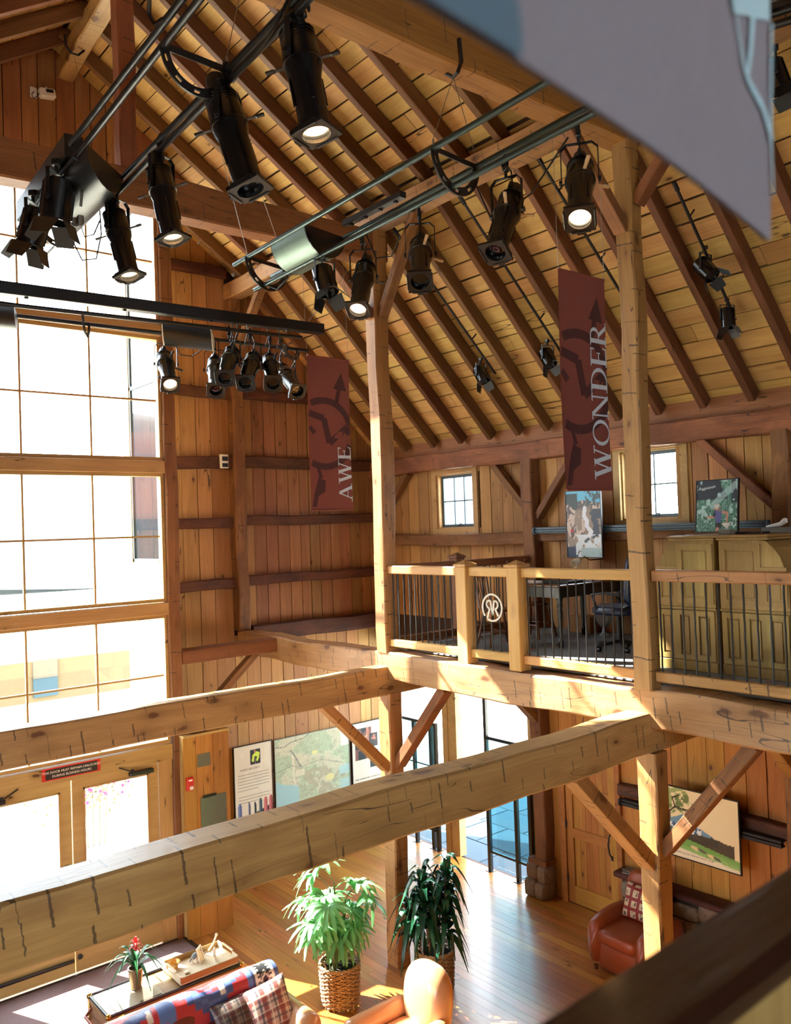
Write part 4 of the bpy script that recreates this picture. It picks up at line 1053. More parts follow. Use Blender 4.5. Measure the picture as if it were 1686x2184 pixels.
def banner(x0, x1, y, z0, z1, word, lo, hi, cap, label, wires):
    W = x1-x0; H = z1-z0
    cur = lambda u, v: V3((x0+u*W, y+.006*math.sin(u*5+v*2)+.010*math.sin(v*4), z0+v*H))
    mb = MB(); mb.grid(lambda u, v: cur(u, v), 10, 24); b = MB().grid(lambda u, v: cur(u, v)+V3((0, .004, 0)), 10, 24); mb.add(b.v, [f[::-1] for f in b.f])
    root = solo('hanging_banner', mb, M_['banner'], (x0, y, z0), label, 'banner', None, True)
    hem = MB()
    for v in (.0, 1.0): hem.tube([cur(i/6, v) for i in range(7)], .009, 6)
    part('hem', hem, M_['banner'], root, SM)
    def put(polys, f, off):
        mb = MB()
        for P in polys:
            q = [f(*p) for p in P]; n = len(q)
            mb.add([p-V3((0, off, 0)) for p in q]+[p-V3((0, off-.0015, 0)) for p in q], [tuple(range(n)), tuple(range(2*n-1, n-1, -1))]+[(i, n+i, n+(i+1) % n, (i+1) % n) for i in range(n)])
        return mb
    # emblem: ring, zigzag and an arrow
    uv = lambda u, v: cur(max(0, min(1, u)), v)
    P = []
    asp = W/H
    def stroke(pts, w):
        for (a, b) in zip(pts, pts[1:]):
            a = V3((a[0], a[1]/asp, 0)); b = V3((b[0], b[1]/asp, 0)); d = (b-a).normalized(); n = V3((-d.y, d.x, 0))*w/2
            P.append([((a+n).x, (a+n).y*asp), ((a-n).x, (a-n).y*asp), ((b-n).x, (b-n).y*asp), ((b+n).x, (b+n).y*asp)])
    vc = .50; ring = []
    for i in range(40):
        t = 2*PI*i/40; u = .36+.66*math.cos(t); v = vc+.66*asp*math.sin(t)
        ring.append((u, v))
    ring.append(ring[0]); run = []
    for a, b in zip(ring, ring[1:]):
        if 0 < a[0] < .99 and 0 < b[0] < .99: stroke([a, b], .13)
    stroke([(.02, .63), (.36, .60), (.48, .44), (.92, .55), (.98, .50)], .13)
    stroke([(.02, .54), (.14, .50)], .10)
    stroke([(.66, .70), (.74, .81)], .09)
    P.append([(.60, .80), (.92, .79), (.80, .91)])
    stroke([(.20, .27), (.26, .21)], .07); P.append([(.20, .21), (.36, .19), (.34, .12), (.18, .09), (.12, .02), (.02, .02), (.10, .12)])
    part('emblem', put(P, uv, .0035), M_['bandark'], root)
    # letters read upwards along the right edge
    tot = sum(serif(c)[0]*.98 for c in word); k = (hi-lo)*H/tot; z = lo*H
    for c in word:
        wd, polys = serif(c)
        f = lambda x, yy, z=z: cur(.985-yy*cap/W, (z+x*k)/H)
        part('letter', put(polys, f, .0065), M_['banlet'], root); z += wd*k*.98
    for sx in (0, 1):
        p = cur(sx, 1.0); part('grommet', MB().lathe([(.010, -.006), (.018, 0), (.010, .006)], 10, Matrix.Translation(p+V3((.012*(1-2*sx), 0, .012)))), M_['wire'], root)
    for sx, l in ((0, 'left'), (1, 'right')):
        p = cur(sx, 1.0)+V3((0, 0, .02)); wire('banner_wire', [p, V3((p.x, wires, 8.72))], 'thin wire above the %s corner of the banner reading %s' % (l, word), 'wires holding the banners', .0022)
    return root
banner(5.36, 5.945, 8.0, 5.33+.265, 5.33+2.04, 'AWE', .05, .42, .185, 'maroon banner reading AWE hanging left of the sunlit post', 8.05)
banner(5.45, 6.062, 4.40, 5.33+.283, 5.33+2.105, 'WONDER', .05, .79, .225, 'maroon banner reading WONDER hanging left of the knotty post', 4.40)
# near banner over the camera's own railing, out of focus
cr_ = onz(1643, 515, 5.33+.285); dx = V3((math.cos(math.radians(8)), math.sin(math.radians(8)), 0))
ny = V3((-dx.y, dx.x, 0))
m = NT('near_banner_cloth'); tc = m.node('ShaderNodeTexCoord'); n1 = m.noise(tc.outputs['Object'], 260, 2); n2 = m.noise(tc.outputs['Object'], 3.2, 3)
m.l(m.mix(n1, m.mix(n2, lin((122, 112, 120)), lin((134, 128, 136))), lin((146, 140, 146))), m.b.inputs['Base Color']); m.b.inputs['Roughness'].default_value = .9
bw = .62; bh = 1.2
def cur(u, v):   # u 0 at the right edge, growing to the left
    fold = .055*math.exp(-((u-.36)/.07)**2)*min(1, v*2.6)-.03*math.exp(-((u-.10)/.07)**2)*min(1, v*2)
    return cr_-dx*(bw*u)+V3((0, 0, bh*v+.02*u*0))-ny*(fold+.012*math.sin(v*5+u*3))
mb = MB(); mb.grid(cur, 36, 30); b = MB().grid(lambda u, v: cur(u, v)+ny*.004, 36, 30); mb.add(b.v, [f[::-1] for f in b.f])
nb = solo('hanging_banner', mb, m.mat, cr_, 'large blurred grey mauve banner close by at the top right', 'banner', None, True)
M_['paleblue'] = plain('pale_blue_print', (176, 206, 214), .85)
def nstrip(pts, w):
    mb = MB()
    for a, b in zip(pts, pts[1:]):
        A = V3((a[0]*bw, a[1]*bh, 0)); B = V3((b[0]*bw, b[1]*bh, 0)); d = (B-A).normalized(); n = V3((-d.y, d.x, 0))*w/2
        q = [cur(p.x/bw, p.y/bh)-ny*.003 for p in (A+n, A-n, B-n, B+n)]; mb.add(q, [(0, 1, 2, 3)])
    return mb
def npx(x, y):   # the print's own layout on the cloth, in metres from its lower right corner
    return (x/bw, y/bh)
def onb(x, y):     # a point of the print, in the cloth's own u, v
    d = ray(x, y); p = CAM+d*((cr_-CAM).dot(ny)/d.dot(ny))-cr_
    return (min(1, max(.002, -p.dot(dx)/bw)), max(0, p.z/bh))
def dense(pts, n=8): return [(a[0]+(b[0]-a[0])*i/n, a[1]+(b[1]-a[1])*i/n) for a, b in zip(pts, pts[1:]) for i in range(n)]+[pts[-1]]
part('print_line', nstrip(dense([onb(1630, 305), onb(1612, 235), onb(1580, 165), onb(1553, 60), onb(1538, 0), onb(1528, -60)]), .010), M_['paleblue'], nb)
part('print_line', nstrip(dense([onb(1582, 170), onb(1590, 110), onb(1594, 30)]), .008), M_['paleblue'], nb)
part('print_line', nstrip(dense([onb(1640, 420), onb(1628, 290), onb(1625, 200), onb(1622, 60)]), .005), M_['paleblue'], nb)
def patch(name, pts, mat):
    c = (sum(p[0] for p in pts)/len(pts), sum(p[1] for p in pts)/len(pts)); mb = MB(); n = len(pts); K = 5
    vs = [cur(c[0]+(p[0]-c[0])*k/K, c[1]+(p[1]-c[1])*k/K)-ny*.003 for k in range(1, K+1) for p in pts]+[cur(*c)-ny*.003]
    fs = [(i, (i+1) % n, K*n) for i in range(n)]+[(k*n+i, k*n+(i+1) % n, (k+1)*n+(i+1) % n, (k+1)*n+i) for k in range(K-1) for i in range(n)]
    mb.add(vs, fs); return part(name, mb, mat, nb)
patch('print_panel', dense([onb(1535, 38), onb(1580, 36), onb(1618, 55), onb(1622, -140), onb(1505, -140)], 4), M_['paleblue'])
cc = onb(930, -20); ce = onb(1076, 40); rd = math.hypot((cc[0]-ce[0])*bw, (cc[1]-ce[1])*bh)
patch('print_disc', [(cc[0]+rd/bw*math.cos(2*PI*i/30), max(.0, cc[1]+rd/bh*math.sin(2*PI*i/30))) for i in range(30)], plain('print_blue_grey', (88, 110, 124), .9))
for sx, l in ((0, 'right'), (1, 'left')): wire('banner_wire', [cur(sx, 1), cur(sx, 1)+V3((0, 0, 1.4))], 'wire above the %s corner of the near grey banner, outside the picture' % l, 'wires holding the banners', .002)
# ------------------------------------------------------------------ loft railings
def newel(p, h, w_, label, mat='pine'):
    root = empty('newel_post', p, label, 'post')
    timber('shaft', V3(p), V3(p)+V3((0, 0, h-.06)), w_, w_, M_[mat], root, up=(0, -1, 0), ch=.008)
    mb = MB(); z = p[2]+h-.06; a = w_/2+.012
    mb.add([V3((p[0]+x*a, p[1]+y*a, z)) for x, y in ((-1, -1), (1, -1), (1, 1), (-1, 1))]+[V3((p[0]+x*a, p[1]+y*a, z+.025)) for x, y in ((-1, -1), (1, -1), (1, 1), (-1, 1))]+[(p[0], p[1], z+.075)], [(3, 2, 1, 0), (0, 1, 5, 4), (1, 2, 6, 5), (2, 3, 7, 6), (3, 0, 4, 7), (4, 5, 8), (5, 6, 8), (6, 7, 8), (7, 4, 8)])
    part('cap', mb, M_[mat], root)
    return root
mbb = MB(); n = 14; pts = []
for i in range(n+1): pts.append((.0014*math.sin(i*1.9), .0014*math.cos(i*1.9), .80*i/n))
mbb.tube(pts, .0085, 5); BAL = mbb.mesh('baluster', M_['iron'], SM)
def railing(label, p, q, count, mat='pine', z0=3.91, z1=4.80, emblem=False, skip=()):
    p = V3(p); q = V3(q); root = empty('loft_railing', (p+q)/2+V3((0, 0, z0)), label, 'railing')
    timber('top_rail', p+V3((0, 0, z1+.05)), q+V3((0, 0, z1+.05)), .09, .10, M_[mat], root, ch=.010)
    timber('bottom_rail', p+V3((0, 0, z0+.045)), q+V3((0, 0, z0+.045)), .08, .09, M_[mat], root, ch=.008)
    for i in range(count):
        c = p.lerp(q, (i+.5)/count)
        M = Matrix.Translation(c+V3((0, 0, z0+.09))) @ Matrix.Rotation(random.uniform(0, 6), 4, 'Z') @ Matrix.Diagonal((1, 1, (z1-z0-.09)/.80, 1))
        link('baluster', BAL, root, M)
    return root
XL = 6.52
newel((XL, 6.73, 3.835), 1.13, .165, 'pale pine newel post left of the emblem gate')
newel((XL, 5.96, 3.835), 1.13, .165, 'pale pine newel post right of the emblem gate')
railing('pine loft railing with iron balusters beside the sunlit post', (XL, 8.06, 0), (XL, 6.815, 0), 12)
gate = railing('short pine railing holding the round lettered emblem', (XL, 6.645, 0), (XL, 6.045, 0), 5)
railing('pine loft railing in front of the dark green desk', (XL, 5.875, 0), (XL, 4.52, 0), 13)
railing('reddish loft railing in front of the oak cabinets at the right edge', (XL, 4.33, 0), (XL, 1.0, 0), 30, 'post')
newel((7.76, Y1, 3.835), 1.16, .15, 'dark newel post at the back of the loft railing', 'brown')
railing('dark back railing running from the sunlit post', (6.66, Y1, 0), (7.68, Y1, 0), 9, 'brown')
railing('dark back railing running up to the eave wall post', (7.84, Y1, 0), (9.17, Y1, 0), 11, 'brown')
# emblem: ring with mirrored R, V and R, metal strips welded together
mb = MB(); cx = (XL-.022, onx(1049, 1296, XL-.022).y, onx(1049, 1296, XL-.022).z); rr = .142; tw = .020
def es(pts, w=tw):
    q = [V3((cx[0], cx[1]-x, cx[2]+z)) for x, z in pts]
    for a, b in zip(q, q[1:]): mb.beam(a, b, w, .008, 0, up=(1, 0, 0)) if (b-a).length > 1e-5 else None
ring = [(rr*math.cos(a), rr*math.sin(a)) for a in [math.radians(238+i*(360-18)/30) for i in range(31)]]
es(ring); es([(-.075, -.118), (-.035, -.012)])
es([(-.035, -.012), (-.055, -.005), (-.075, .012), (-.081, .034), (-.075, .056), (-.058, .071), (-.022, .074), (.006, -.085)])
es([(.006, -.085), (.03, .072), (.062, .070), (.081, .052), (.085, .030), (.078, .008), (.06, -.008), (.044, -.012), (.088, -.088)])
part('emblem', mb, M_['white'], gate)

# ------------------------------------------------------------------ pictures
def paint(nu, nv, fn):
    U, V = np.meshgrid(np.linspace(0, 1, nu+1), np.linspace(0, 1, nv+1))
    P = np.zeros(U.shape+(3,)); fn(P, U, V)
    c = np.clip(P, 0, 255)/255.0
    c = np.where(c <= .04045, c/12.92, ((c+.055)/1.055)**2.4)
    return np.concatenate([c, np.ones(U.shape+(1,))], -1).reshape(-1, 4)
def fbm(U, V, s, seed, oct=4):
    r = np.random.default_rng(seed); out = np.zeros(U.shape); a = 1; tot = 0
    for o in range(oct):
        n = int(s*2**o)+2; g = r.random((n+1, n+1)); x = U*(n-1); y = V*(n-1)
        i = np.clip(x.astype(int), 0, n-1); j = np.clip(y.astype(int), 0, n-1); fx = x-i; fy = y-j
        fx = fx*fx*(3-2*fx); fy = fy*fy*(3-2*fy)
        out += a*((g[j, i]*(1-fx)+g[j, i+1]*fx)*(1-fy)+(g[j+1, i]*(1-fx)+g[j+1, i+1]*fx)*fy); tot += a; a *= .55
    return out/tot
def put(P, m, c, a=1.0):
    m = np.clip(m.astype(float)*a, 0, 1)[..., None]; P[:] = P*(1-m)+np.array(c, float)*m
def ell(U, V, cx, cy, rx, ry, rot=0):
    c, s = math.cos(rot), math.sin(rot); x = (U-cx)*c+(V-cy)*s; y = -(U-cx)*s+(V-cy)*c
    return (x/rx)**2+(y/ry)**2 < 1
def lineseg(U, V, pts, w, asp=1.0):
    m = np.zeros(U.shape, bool)
    for (a, b) in zip(pts, pts[1:]):
        dx, dy = b[0]-a[0], (b[1]-a[1])*asp; L = dx*dx+dy*dy+1e-9
        t = np.clip(((U-a[0])*dx+(V-a[1])*asp*dy)/L, 0, 1)
        m |= (U-a[0]-t*dx)**2+((V-a[1])*asp-t*dy)**2 < w*w
    return m
def text(parent, s, M, size, mat, spacing=1.0, align='LEFT', name='lettering'):
    cu = bpy.data.curves.new(name, 'FONT'); cu.body = s; cu.size = size; cu.space_character = spacing; cu.align_x = align; cu.extrude = .0004; cu.resolution_u = 3
    cu.materials.append(mat)
    o = bpy.data.objects.new(name, cu); C.objects.link(o); o.parent = parent
    o.matrix_local = Matrix.Translation(-base_of(parent)) @ M
    bpy.context.view_layer.update()
    me = bpy.data.meshes.new_from_object(o.evaluated_get(bpy.context.evaluated_depsgraph_get())); m_ = o.matrix_local.copy()
    bpy.data.objects.remove(o); o = bpy.data.objects.new(name, me); C.objects.link(o); o.parent = parent; o.matrix_local = m_
    return o
M_['frame'] = plain('black_frame', (18, 14, 12), .4); M_['ink'] = plain('dark_ink', (52, 46, 44), .7); M_['inkpale'] = plain('grey_ink', (150, 138, 122), .7); M_['whitepaint'] = plain('white_paint', (238, 236, 228), .5)
class Facing:
    """picture plane: o lower-left corner, r to the right, u up, n towards the viewer"""
    def __init__(s, o, r, u): s.o = V3(o); s.r = V3(r).normalized(); s.u = V3(u).normalized(); s.n = s.r.cross(s.u)
    def at(s, x, y, d=0): return s.o+s.r*x+s.u*y+s.n*d
    def M(s, x, y, d): m = Matrix((s.r, s.u, s.n)).transposed().to_4x4(); m.translation = s.at(x, y, d); return m
    def R(s): return Matrix((s.r, s.u, s.n)).transposed()
def picture(name, F, w_, h_, nu, nv, fn, label, frame=.012, depth=.03, fmat='frame', group=None):
    root = empty(name, F.o, label, 'picture', group)
    mb = MB(); R = F.R(); f = frame
    for x, y, a, b in ((w_/2, f/2, w_, f), (w_/2, h_-f/2, w_, f), (f/2, h_/2, f, h_-2*f), (w_-f/2, h_/2, f, h_-2*f)): mb.box(F.at(x, y, depth/2), (a, b, depth), R)
    mb.box(F.at(w_/2, h_/2, depth*.3), (w_-2*f, h_-2*f, depth*.55), R)
    part('frame', mb, M_[fmat], root)
    mb = MB(); mb.grid(lambda u, v: F.at(f+u*(w_-2*f), f+v*(h_-2*f), depth*.78), nu, nv)
    part('print', mb, M_['print'], root, colors=paint(nu, nv, fn))
    return root

def p_water(P, U, V):
    P[:] = (150, 128, 112); a = fbm(U, V, 5, 3); b = fbm(U, V, 11, 4)
    put(P, a > .52, (206, 182, 166)); put(P, b > .60, (92, 78, 76)); put(P, (V > .86-.10*np.abs(U-.5)), (96, 180, 214))
    put(P, (V > .74+.14*b-.3*U) & (U < .34) & (V < .97), (40, 58, 58)); put(P, (V > .72+.25*b*(U-.3)) & (U > .55) & (b < .55) & (V > .7), (64, 80, 86))
    put(P, (U > .62) & (V < .72) & (V > .30) & (a > .44), (62, 66, 78)); put(P, (V < .16) & (U < .34), (44, 54, 78))
    put(P, lineseg(U, V, [(.55, .74), (.52, .62), (.60, .55), (.60, .46), (.72, .38), (.62, .30)], .055, 1.8), (232, 232, 236)); put(P, (V < .34) & (b > .42) & (U > .25), (222, 226, 228)); put(P, (V < .14) & (U > .4), (150, 178, 176), .7)
    for x, y in ((.62, .27), (.78, .3), (.55, .24)): put(P, ell(U, V, x, y, .05, .025), (66, 72, 84))
    put(P, ell(U, V, .15, .40, .035, .035), (196, 40, 46)); put(P, lineseg(U, V, [(.14, .37), (.15, .30)], .014, 1.8), (52, 48, 56))
def p_run(P, U, V):
    a = fbm(U, V, 6, 11, 5); b = fbm(U*1.3 % 1, V, 14, 12)
    P[:] = (70, 118, 100); put(P, b > .5, (112, 158, 144)); put(P, a > .56, (170, 204, 202)); put(P, (b > .62) & (V < .6), (44, 88, 62))
    put(P, (V > .62) & (U+V*.6 < 1.05+.25*a) & (a < .60), (34, 40, 54)); put(P, (V > .55) & (U > .85) & (a < .55), (40, 44, 56)); put(P, lineseg(U, V, [(.12, .84), (.45, .88)], .02), (150, 156, 164)); put(P, lineseg(U, V, [(.95, .9), (.62, .68), (.4, .5)], .07), (176, 206, 210), .7)
    skin = (196, 140, 118)
    put(P, lineseg(U, V, [(.50, .32), (.42, .28), (.28, .285)], .022), skin); put(P, lineseg(U, V, [(.60, .38), (.76, .355), (.75, .20)], .026), skin)
    put(P, lineseg(U, V, [(.48, .40), (.44, .31)], .03), (34, 34, 44)); put(P, ell(U, V, .545, .27, .075, .12), (92, 92, 150)); put(P, lineseg(U, V, [(.50, .38), (.60, .38)], .03), (92, 92, 150))
    put(P, ell(U, V, .50, .46, .055, .055), skin); put(P, ell(U, V, .51, .49, .075, .045), (206, 204, 196)); put(P, ell(U, V, .575, .43, .025, .06), (130, 116, 96))
    put(P, ell(U, V, .56, .11, .075, .06), (30, 28, 36)); put(P, lineseg(U, V, [(.53, .05), (.50, .0)], .035), skin)
def p_golf(P, U, V):
    P[:] = (236, 218, 172); a = fbm(U, V, 6, 21, 5); b = fbm(U, V, 16, 22)
    put(P, (V < .16), (236, 224, 200), .6)
    mt = (V < .66-.55*np.abs(U-.24)-.08*a) & (V > .28) & (U < .72); put(P, mt, (92, 138, 168), .9); put(P, mt & (a > .5), (222, 228, 226)); put(P, mt & (b > .58), (58, 92, 124))
    put(P, (V < .42-.30*U+.04*a) & (V > .26), (52, 72, 76), .85)
    put(P, (V < .38-.10*np.abs(U-.55)+.04*b) & (V > .20-.05*U) & (U > .2) & (U < .93), (58, 48, 30), .92)
    put(P, (V < .33-.17*U+.015*a) & (V > .15-.10*U), (116, 172, 78), .9); put(P, (V < .24-.15*U) & (V > .15-.12*U) & (b > .5), (160, 196, 120), .6)
    for x, y, rx, ry in ((.40, .185, .06, .026), (.62, .13, .05, .024), (.18, .27, .03, .015)): put(P, ell(U, V, x, y, rx, ry, -.2), (228, 200, 148)); put(P, ell(U, V, x+rx*1.6, y-.012, rx*1.1, ry*.8, -.3), (96, 92, 78))
    tr = lineseg(U, V, [(.05, .50), (.06, .64), (.14, .72), (.26, .70), (.38, .72)], .012) | lineseg(U, V, [(.14, .72), (.10, .84), (.2, .9)], .010) | lineseg(U, V, [(.26, .70), (.36, .64)], .008)
    lf = ((ell(U, V, .12, .88, .22, .16) | ell(U, V, .30, .74, .16, .10) | ell(U, V, .05, .68, .10, .08))) & (b > .46); put(P, lf, (140, 160, 84), .8); put(P, lf & (a > .52), (92, 112, 56), .8); put(P, tr, (58, 44, 28))
def p_resort(P, U, V):
    P[:] = (226, 212, 190); a = fbm(U, V, 4, 31); put(P, a > .5, (218, 200, 176), .5)
    put(P, (U > .42) & (U < .70) & (V > .735) & (V < .93), (24, 20, 20))
    for pts, w in (([(.60, .88), (.51, .85), (.49, .79)], .028), ([(.60, .88), (.64, .83), (.61, .79)], .028)): put(P, lineseg(U, V, pts, w, 1.4), (206, 222, 70))
    put(P, ell(U, V, .60, .865, .075, .03), (206, 222, 70)); put(P, ell(U, V, .545, .905, .03, .02), (176, 112, 92)); put(P, lineseg(U, V, [(.55, .81), (.55, .75)], .015, 1.4), (110, 90, 92))
    put(P, (V < .055+.06*a) | ((V < .10+.16*(U-.5)) & (U > .5)), (38, 22, 36))
    for x, w, h, c in ((.12, .05, .27, (86, 96, 140)), (.36, .028, .26, (88, 84, 106)), (.52, .03, .25, (38, 34, 40)), (.66, .04, .28, (54, 66, 70)), (.80, .05, .28, (176, 84, 80)), (.94, .05, .29, (160, 72, 72))):
        m = (np.abs(U-x) < w*(1-.3*(V > h-.03))) & (V < h) & (V > .03); put(P, m, c); put(P, m & (np.abs(U-x+w*.5) < w*.3), tuple(min(255, k+60) for k in c), .7)
def p_map(P, U, V):
    a = fbm(U, V, 5, 41, 5); b = fbm(U, V, 9, 42, 5); c = fbm(U, V, 20, 43, 3)
    P[:] = (196, 188, 158); put(P, a > .48, (188, 192, 158)); put(P, a > .56, (168, 180, 146)); put(P, (b > .56) & (V < .55) & (U > .25), (166, 154, 126), .8); put(P, c > .6, (150, 146, 122), .4)
    for k in np.linspace(.34, .66, 9): put(P, np.abs(a-k) < .0035, (146, 140, 116), .5); put(P, np.abs(b-k) < .003, (140, 140, 124), .45)
    put(P, (V < .36-.30*U+.10*a) & (U < .30), (150, 184, 186), .9); put(P, (V > .32) & (V < .45-.1*(1-U)) & (U > .85), (158, 188, 188), .8); put(P, (V < .25) & (U > .86), (160, 188, 190), .7)
    put(P, lineseg(U, V, [(.0, .90), (.12, .88), (.2, .93), (.38, .95), (.45, 1)], .005), (110, 100, 96)); put(P, lineseg(U, V, [(.2, .82), (.26, .72), (.30, .62), (.33, .58)], .007), (112, 108, 104)); put(P, lineseg(U, V, [(.22, .75), (.24, .60), (.23, .45), (.25, .33)], .010), (206, 196, 166)); put(P, lineseg(U, V, [(0, .55), (.2, .60), (.35, .56), (.6, .60), (.9, .48)], .004), (124, 118, 104))
    put(P, ell(U, V, .72, .32, .06, .05), (206, 196, 136)); put(P, ell(U, V, .52, .72, .04, .03), (210, 200, 132)); put(P, (U > .88) & (V > .72) & (V < .93), (208, 206, 190)); put(P, (U > .26) & (U < .38) & (V > .44) & (V < .53), (206, 196, 168), .8)
def p_town(P, U, V):
    P[:] = (216, 200, 178); a = fbm(U, V, 5, 51); put(P, a > .5, (204, 192, 176), .5)
    m = (U > .09) & (U < .66) & (V > .46) & (V < .92); put(P, m, (118, 70, 58)); b = fbm(U, V, 9, 52); put(P, m & (V > .62) & (b > .42), (42, 34, 36)); put(P, m & (V > .84) & (U < .18), (140, 170, 186))
    for k in range(5): put(P, m & (np.abs(U-.30-.05*k) < .008) & (V < .8) & (V > .62), (210, 176, 150))
    put(P, m & (U > .48) & (U < .57), (164, 100, 84)); put(P, m & (V < .60) & (U > .2) & (U < .45), (30, 22, 24)); put(P, m & lineseg(U, V, [(.28, .75), (.5, .8)], .012, 1.4), (200, 170, 120))
    for (u0, u1, v0, v1) in ((.58, .86, .62, .82), (.58, .86, .32, .57)): put(P, (U > u0) & (U < u1) & (V > v0) & (V < v1), (26, 22, 24))
    put(P, ell(U, V, .74, .77, .035, .03), (182, 96, 80)); put(P, lineseg(U, V, [(.66, .745), (.78, .735)], .02, 1.4), (182, 96, 80))
# ground floor, gable wall
Yp = 11.90
F = Facing((6.335, Yp, onz(490, 1748, .82).z if False else .79), (1, 0, 0), (0, 0, 1))
po = picture('wall_poster', F, .70, 1.23, 70, 124, p_resort, 'tall black framed poster with a cyclist photo above city towers')
text(po, 'HINES RESORTS', F.M(.11, .83, .025), .042, M_['ink'], 1.25)
for k in range(9):
    y = .765-.048*k-(.05 if k > 5 else 0)
    mb = MB(); mb.box(F.at(.07+(.56 if k not in (5, 8) else .36)/2, y, .0245), (.56 if k not in (5, 8) else .36, .009, .001), F.R()); part('text_line', mb, M_['inkpale'], po)
F = Facing((7.075, Yp, .80), (1, 0, 0), (0, 0, 1)); picture('wall_map', F, 1.50, 1.20, 150, 120, p_map, 'large framed relief map in pale greens on the gable wall', .010, .028, 'grey')
F = Facing((8.62, Yp, .77), (1, 0, 0), (0, 0, 1)); po = picture('wall_poster', F, .68, 1.22, 68, 120, p_town, 'framed poster with brown photos partly hidden by the plant post')
text(po, 'THE TOWN OF CARBONDALE', F.M(.05, .22, .025), .040, M_['ink'], 1.22)
# eave wall
gl, gr = onx(1421, 1760, 9.13), onx(1580, 1790, 9.13); gz0, gz1 = onx(1580, 1867, 9.13).z, onx(1578, 1709, 9.13).z
F = Facing((9.13, gl.y, gz0), (0, -1, 0), (0, 0, 1)); po = picture('golf_picture', F, gl.y-gr.y, gz1-gz0, 110, 94, p_golf, 'golf course picture with tree and snowy mountains, black frame, ground floor wall')
text(po, 'RIVER VALLEY RANCH GOLF CLUB', F.M(.12, .058, .026), .026, M_['ink'], 1.30)
wl_, wr_ = onx(1209, 1120, 9.08), onx(1285, 1120, 9.08); wz0, wz1 = onx(1247, 1190, 9.08).z, onx(1247, 1045, 9.08).z
F = Facing((9.08, wl_.y, wz0), (0, -1, .0), (0, 0, 1)); picture('waterfall_picture', F, wl_.y-wr_.y, wz1-wz0, 66, 110, p_water, 'narrow picture of a waterfall among rocks above the loft desk')
zc = 5.33-.165
q0 = onx(1484, 1137, 8.75); F = Facing((8.75, q0.y, q0.z), (0, -1, 0), (.12, 0, 1)); picture('runner_picture', F, .515, .60, 72, 84, p_run, 'picture of a runner in a purple top, leaning on the oak cabinets')

# ------------------------------------------------------------------ loft furniture
LZ = 3.856
def rolltop(name, y0, y1, x0, x1, h, side, label):
    """end panel of a tall roll top cabinet; side +1: curved shoulder towards +Y"""
    root = empty(name, ((x0+x1)/2, (y0+y1)/2, LZ), label, 'cabinet')
    W = y1-y0; s = side
    Y = lambda t: (y0+t*W) if s > 0 else (y1-t*W)        # t=0 straight side, t=1 curved side
    prof = [(0, .62), (1.0, .62), (1.0, .80), (.965, .95), (.93, 1.05), (.88, 1.13), (.80, 1.20), (.70, h-.06), (.58, h-.05), (0, h-.05)]
    mb = MB(); n = len(prof)
    poly = [(Y(a), z+LZ) for a, z in prof]
    vs = [V3((x0, a, b)) for a, b in poly]+[V3((x1, a, b)) for a, b in poly]
    fs = [tuple(range(n)), tuple(range(2*n-1, n-1, -1))]+[(i, n+i, n+(i+1) % n, (i+1) % n) for i in range(n)]
    mb.add(vs, fs); part('upper_case', mb, M_['cab'], root)
    mb = MB(); mb.bb((x0+.01, min(Y(0), Y(.985)), LZ+.10), (x1, max(Y(0), Y(.985)), LZ+.60)); part('lower_case', mb, M_['cab'], root)
    mb = MB(); mb.bb((x0-.012, min(Y(0), Y(1)), LZ), (x1, max(Y(0), Y(1)), LZ+.10), 0, .006); part('plinth', mb, M_['cab'], root)
    mb = MB(); mb.bb((x0-.015, min(Y(-.01), Y(1.01)), LZ+.60), (x1, max(Y(-.01), Y(1.01)), LZ+.625), 0, .006); part('waist_moulding', mb, M_['cab'], root)
    mb = MB(); mb.bb((x0-.025, min(Y(-.02), Y(.74)), LZ+h-.05), (x1, max(Y(-.02), Y(.74)), LZ+h-.022), 0, .008); mb.bb((x0-.04, min(Y(-.04), Y(.76)), LZ+h-.022), (x1, max(Y(-.04), Y(.76)), LZ+h), 0, .008); part('cornice', mb, M_['cab'], root)
    def framed(ta, tb, za, zb, k):
        mb = MB(); a, b = sorted((Y(ta), Y(tb)))
        mb.bb((x0-.012, a, LZ+za), (x0+.002, a+k, LZ+zb)); mb.bb((x0-.012, b-k, LZ+za), (x0+.002, b, LZ+zb)); mb.bb((x0-.012, a+k, LZ+za), (x0+.002, b-k, LZ+za+k)); mb.bb((x0-.012, a+k, LZ+zb-k), (x0+.002, b-k, LZ+zb))
        part('panel_frame', mb, M_['cab'], root)
        mb = MB(); mb.bb((x0-.005, a+k+.015, LZ+za+k+.015), (x0+.001, b-k-.015, LZ+zb-k-.015), 0, .004); part('raised_panel', mb, M_['cab'], root)
    framed(.02, .62, .66, h-.08, .055); framed(.62, .98, .66, 1.02, .05)
    framed(.02, .36, .11, .59, .05); framed(.36, .67, .11, .59, .045); framed(.67, .98, .11, .59, .05)
    return root
ca = onx(1402, 1300, 7.45); cb = onx(1526, 1300, 7.45); cc_ = onx(1537, 1300, 7.45); hcab = 1.32
rolltop('roll_top_cabinet', cb.y, ca.y, 7.45, 8.95, hcab, 1, 'oak cabinet panelled end with curved left shoulder beside the knotty post')
rolltop('roll_top_cabinet', cc_.y-.66, cc_.y, 7.45, 8.95, hcab, -1, 'oak cabinet panelled end with curved right shoulder at the right edge')
ztop = LZ+hcab
def ontop(px, X): p = onx(*px, X); return V3((X, p.y, ztop))
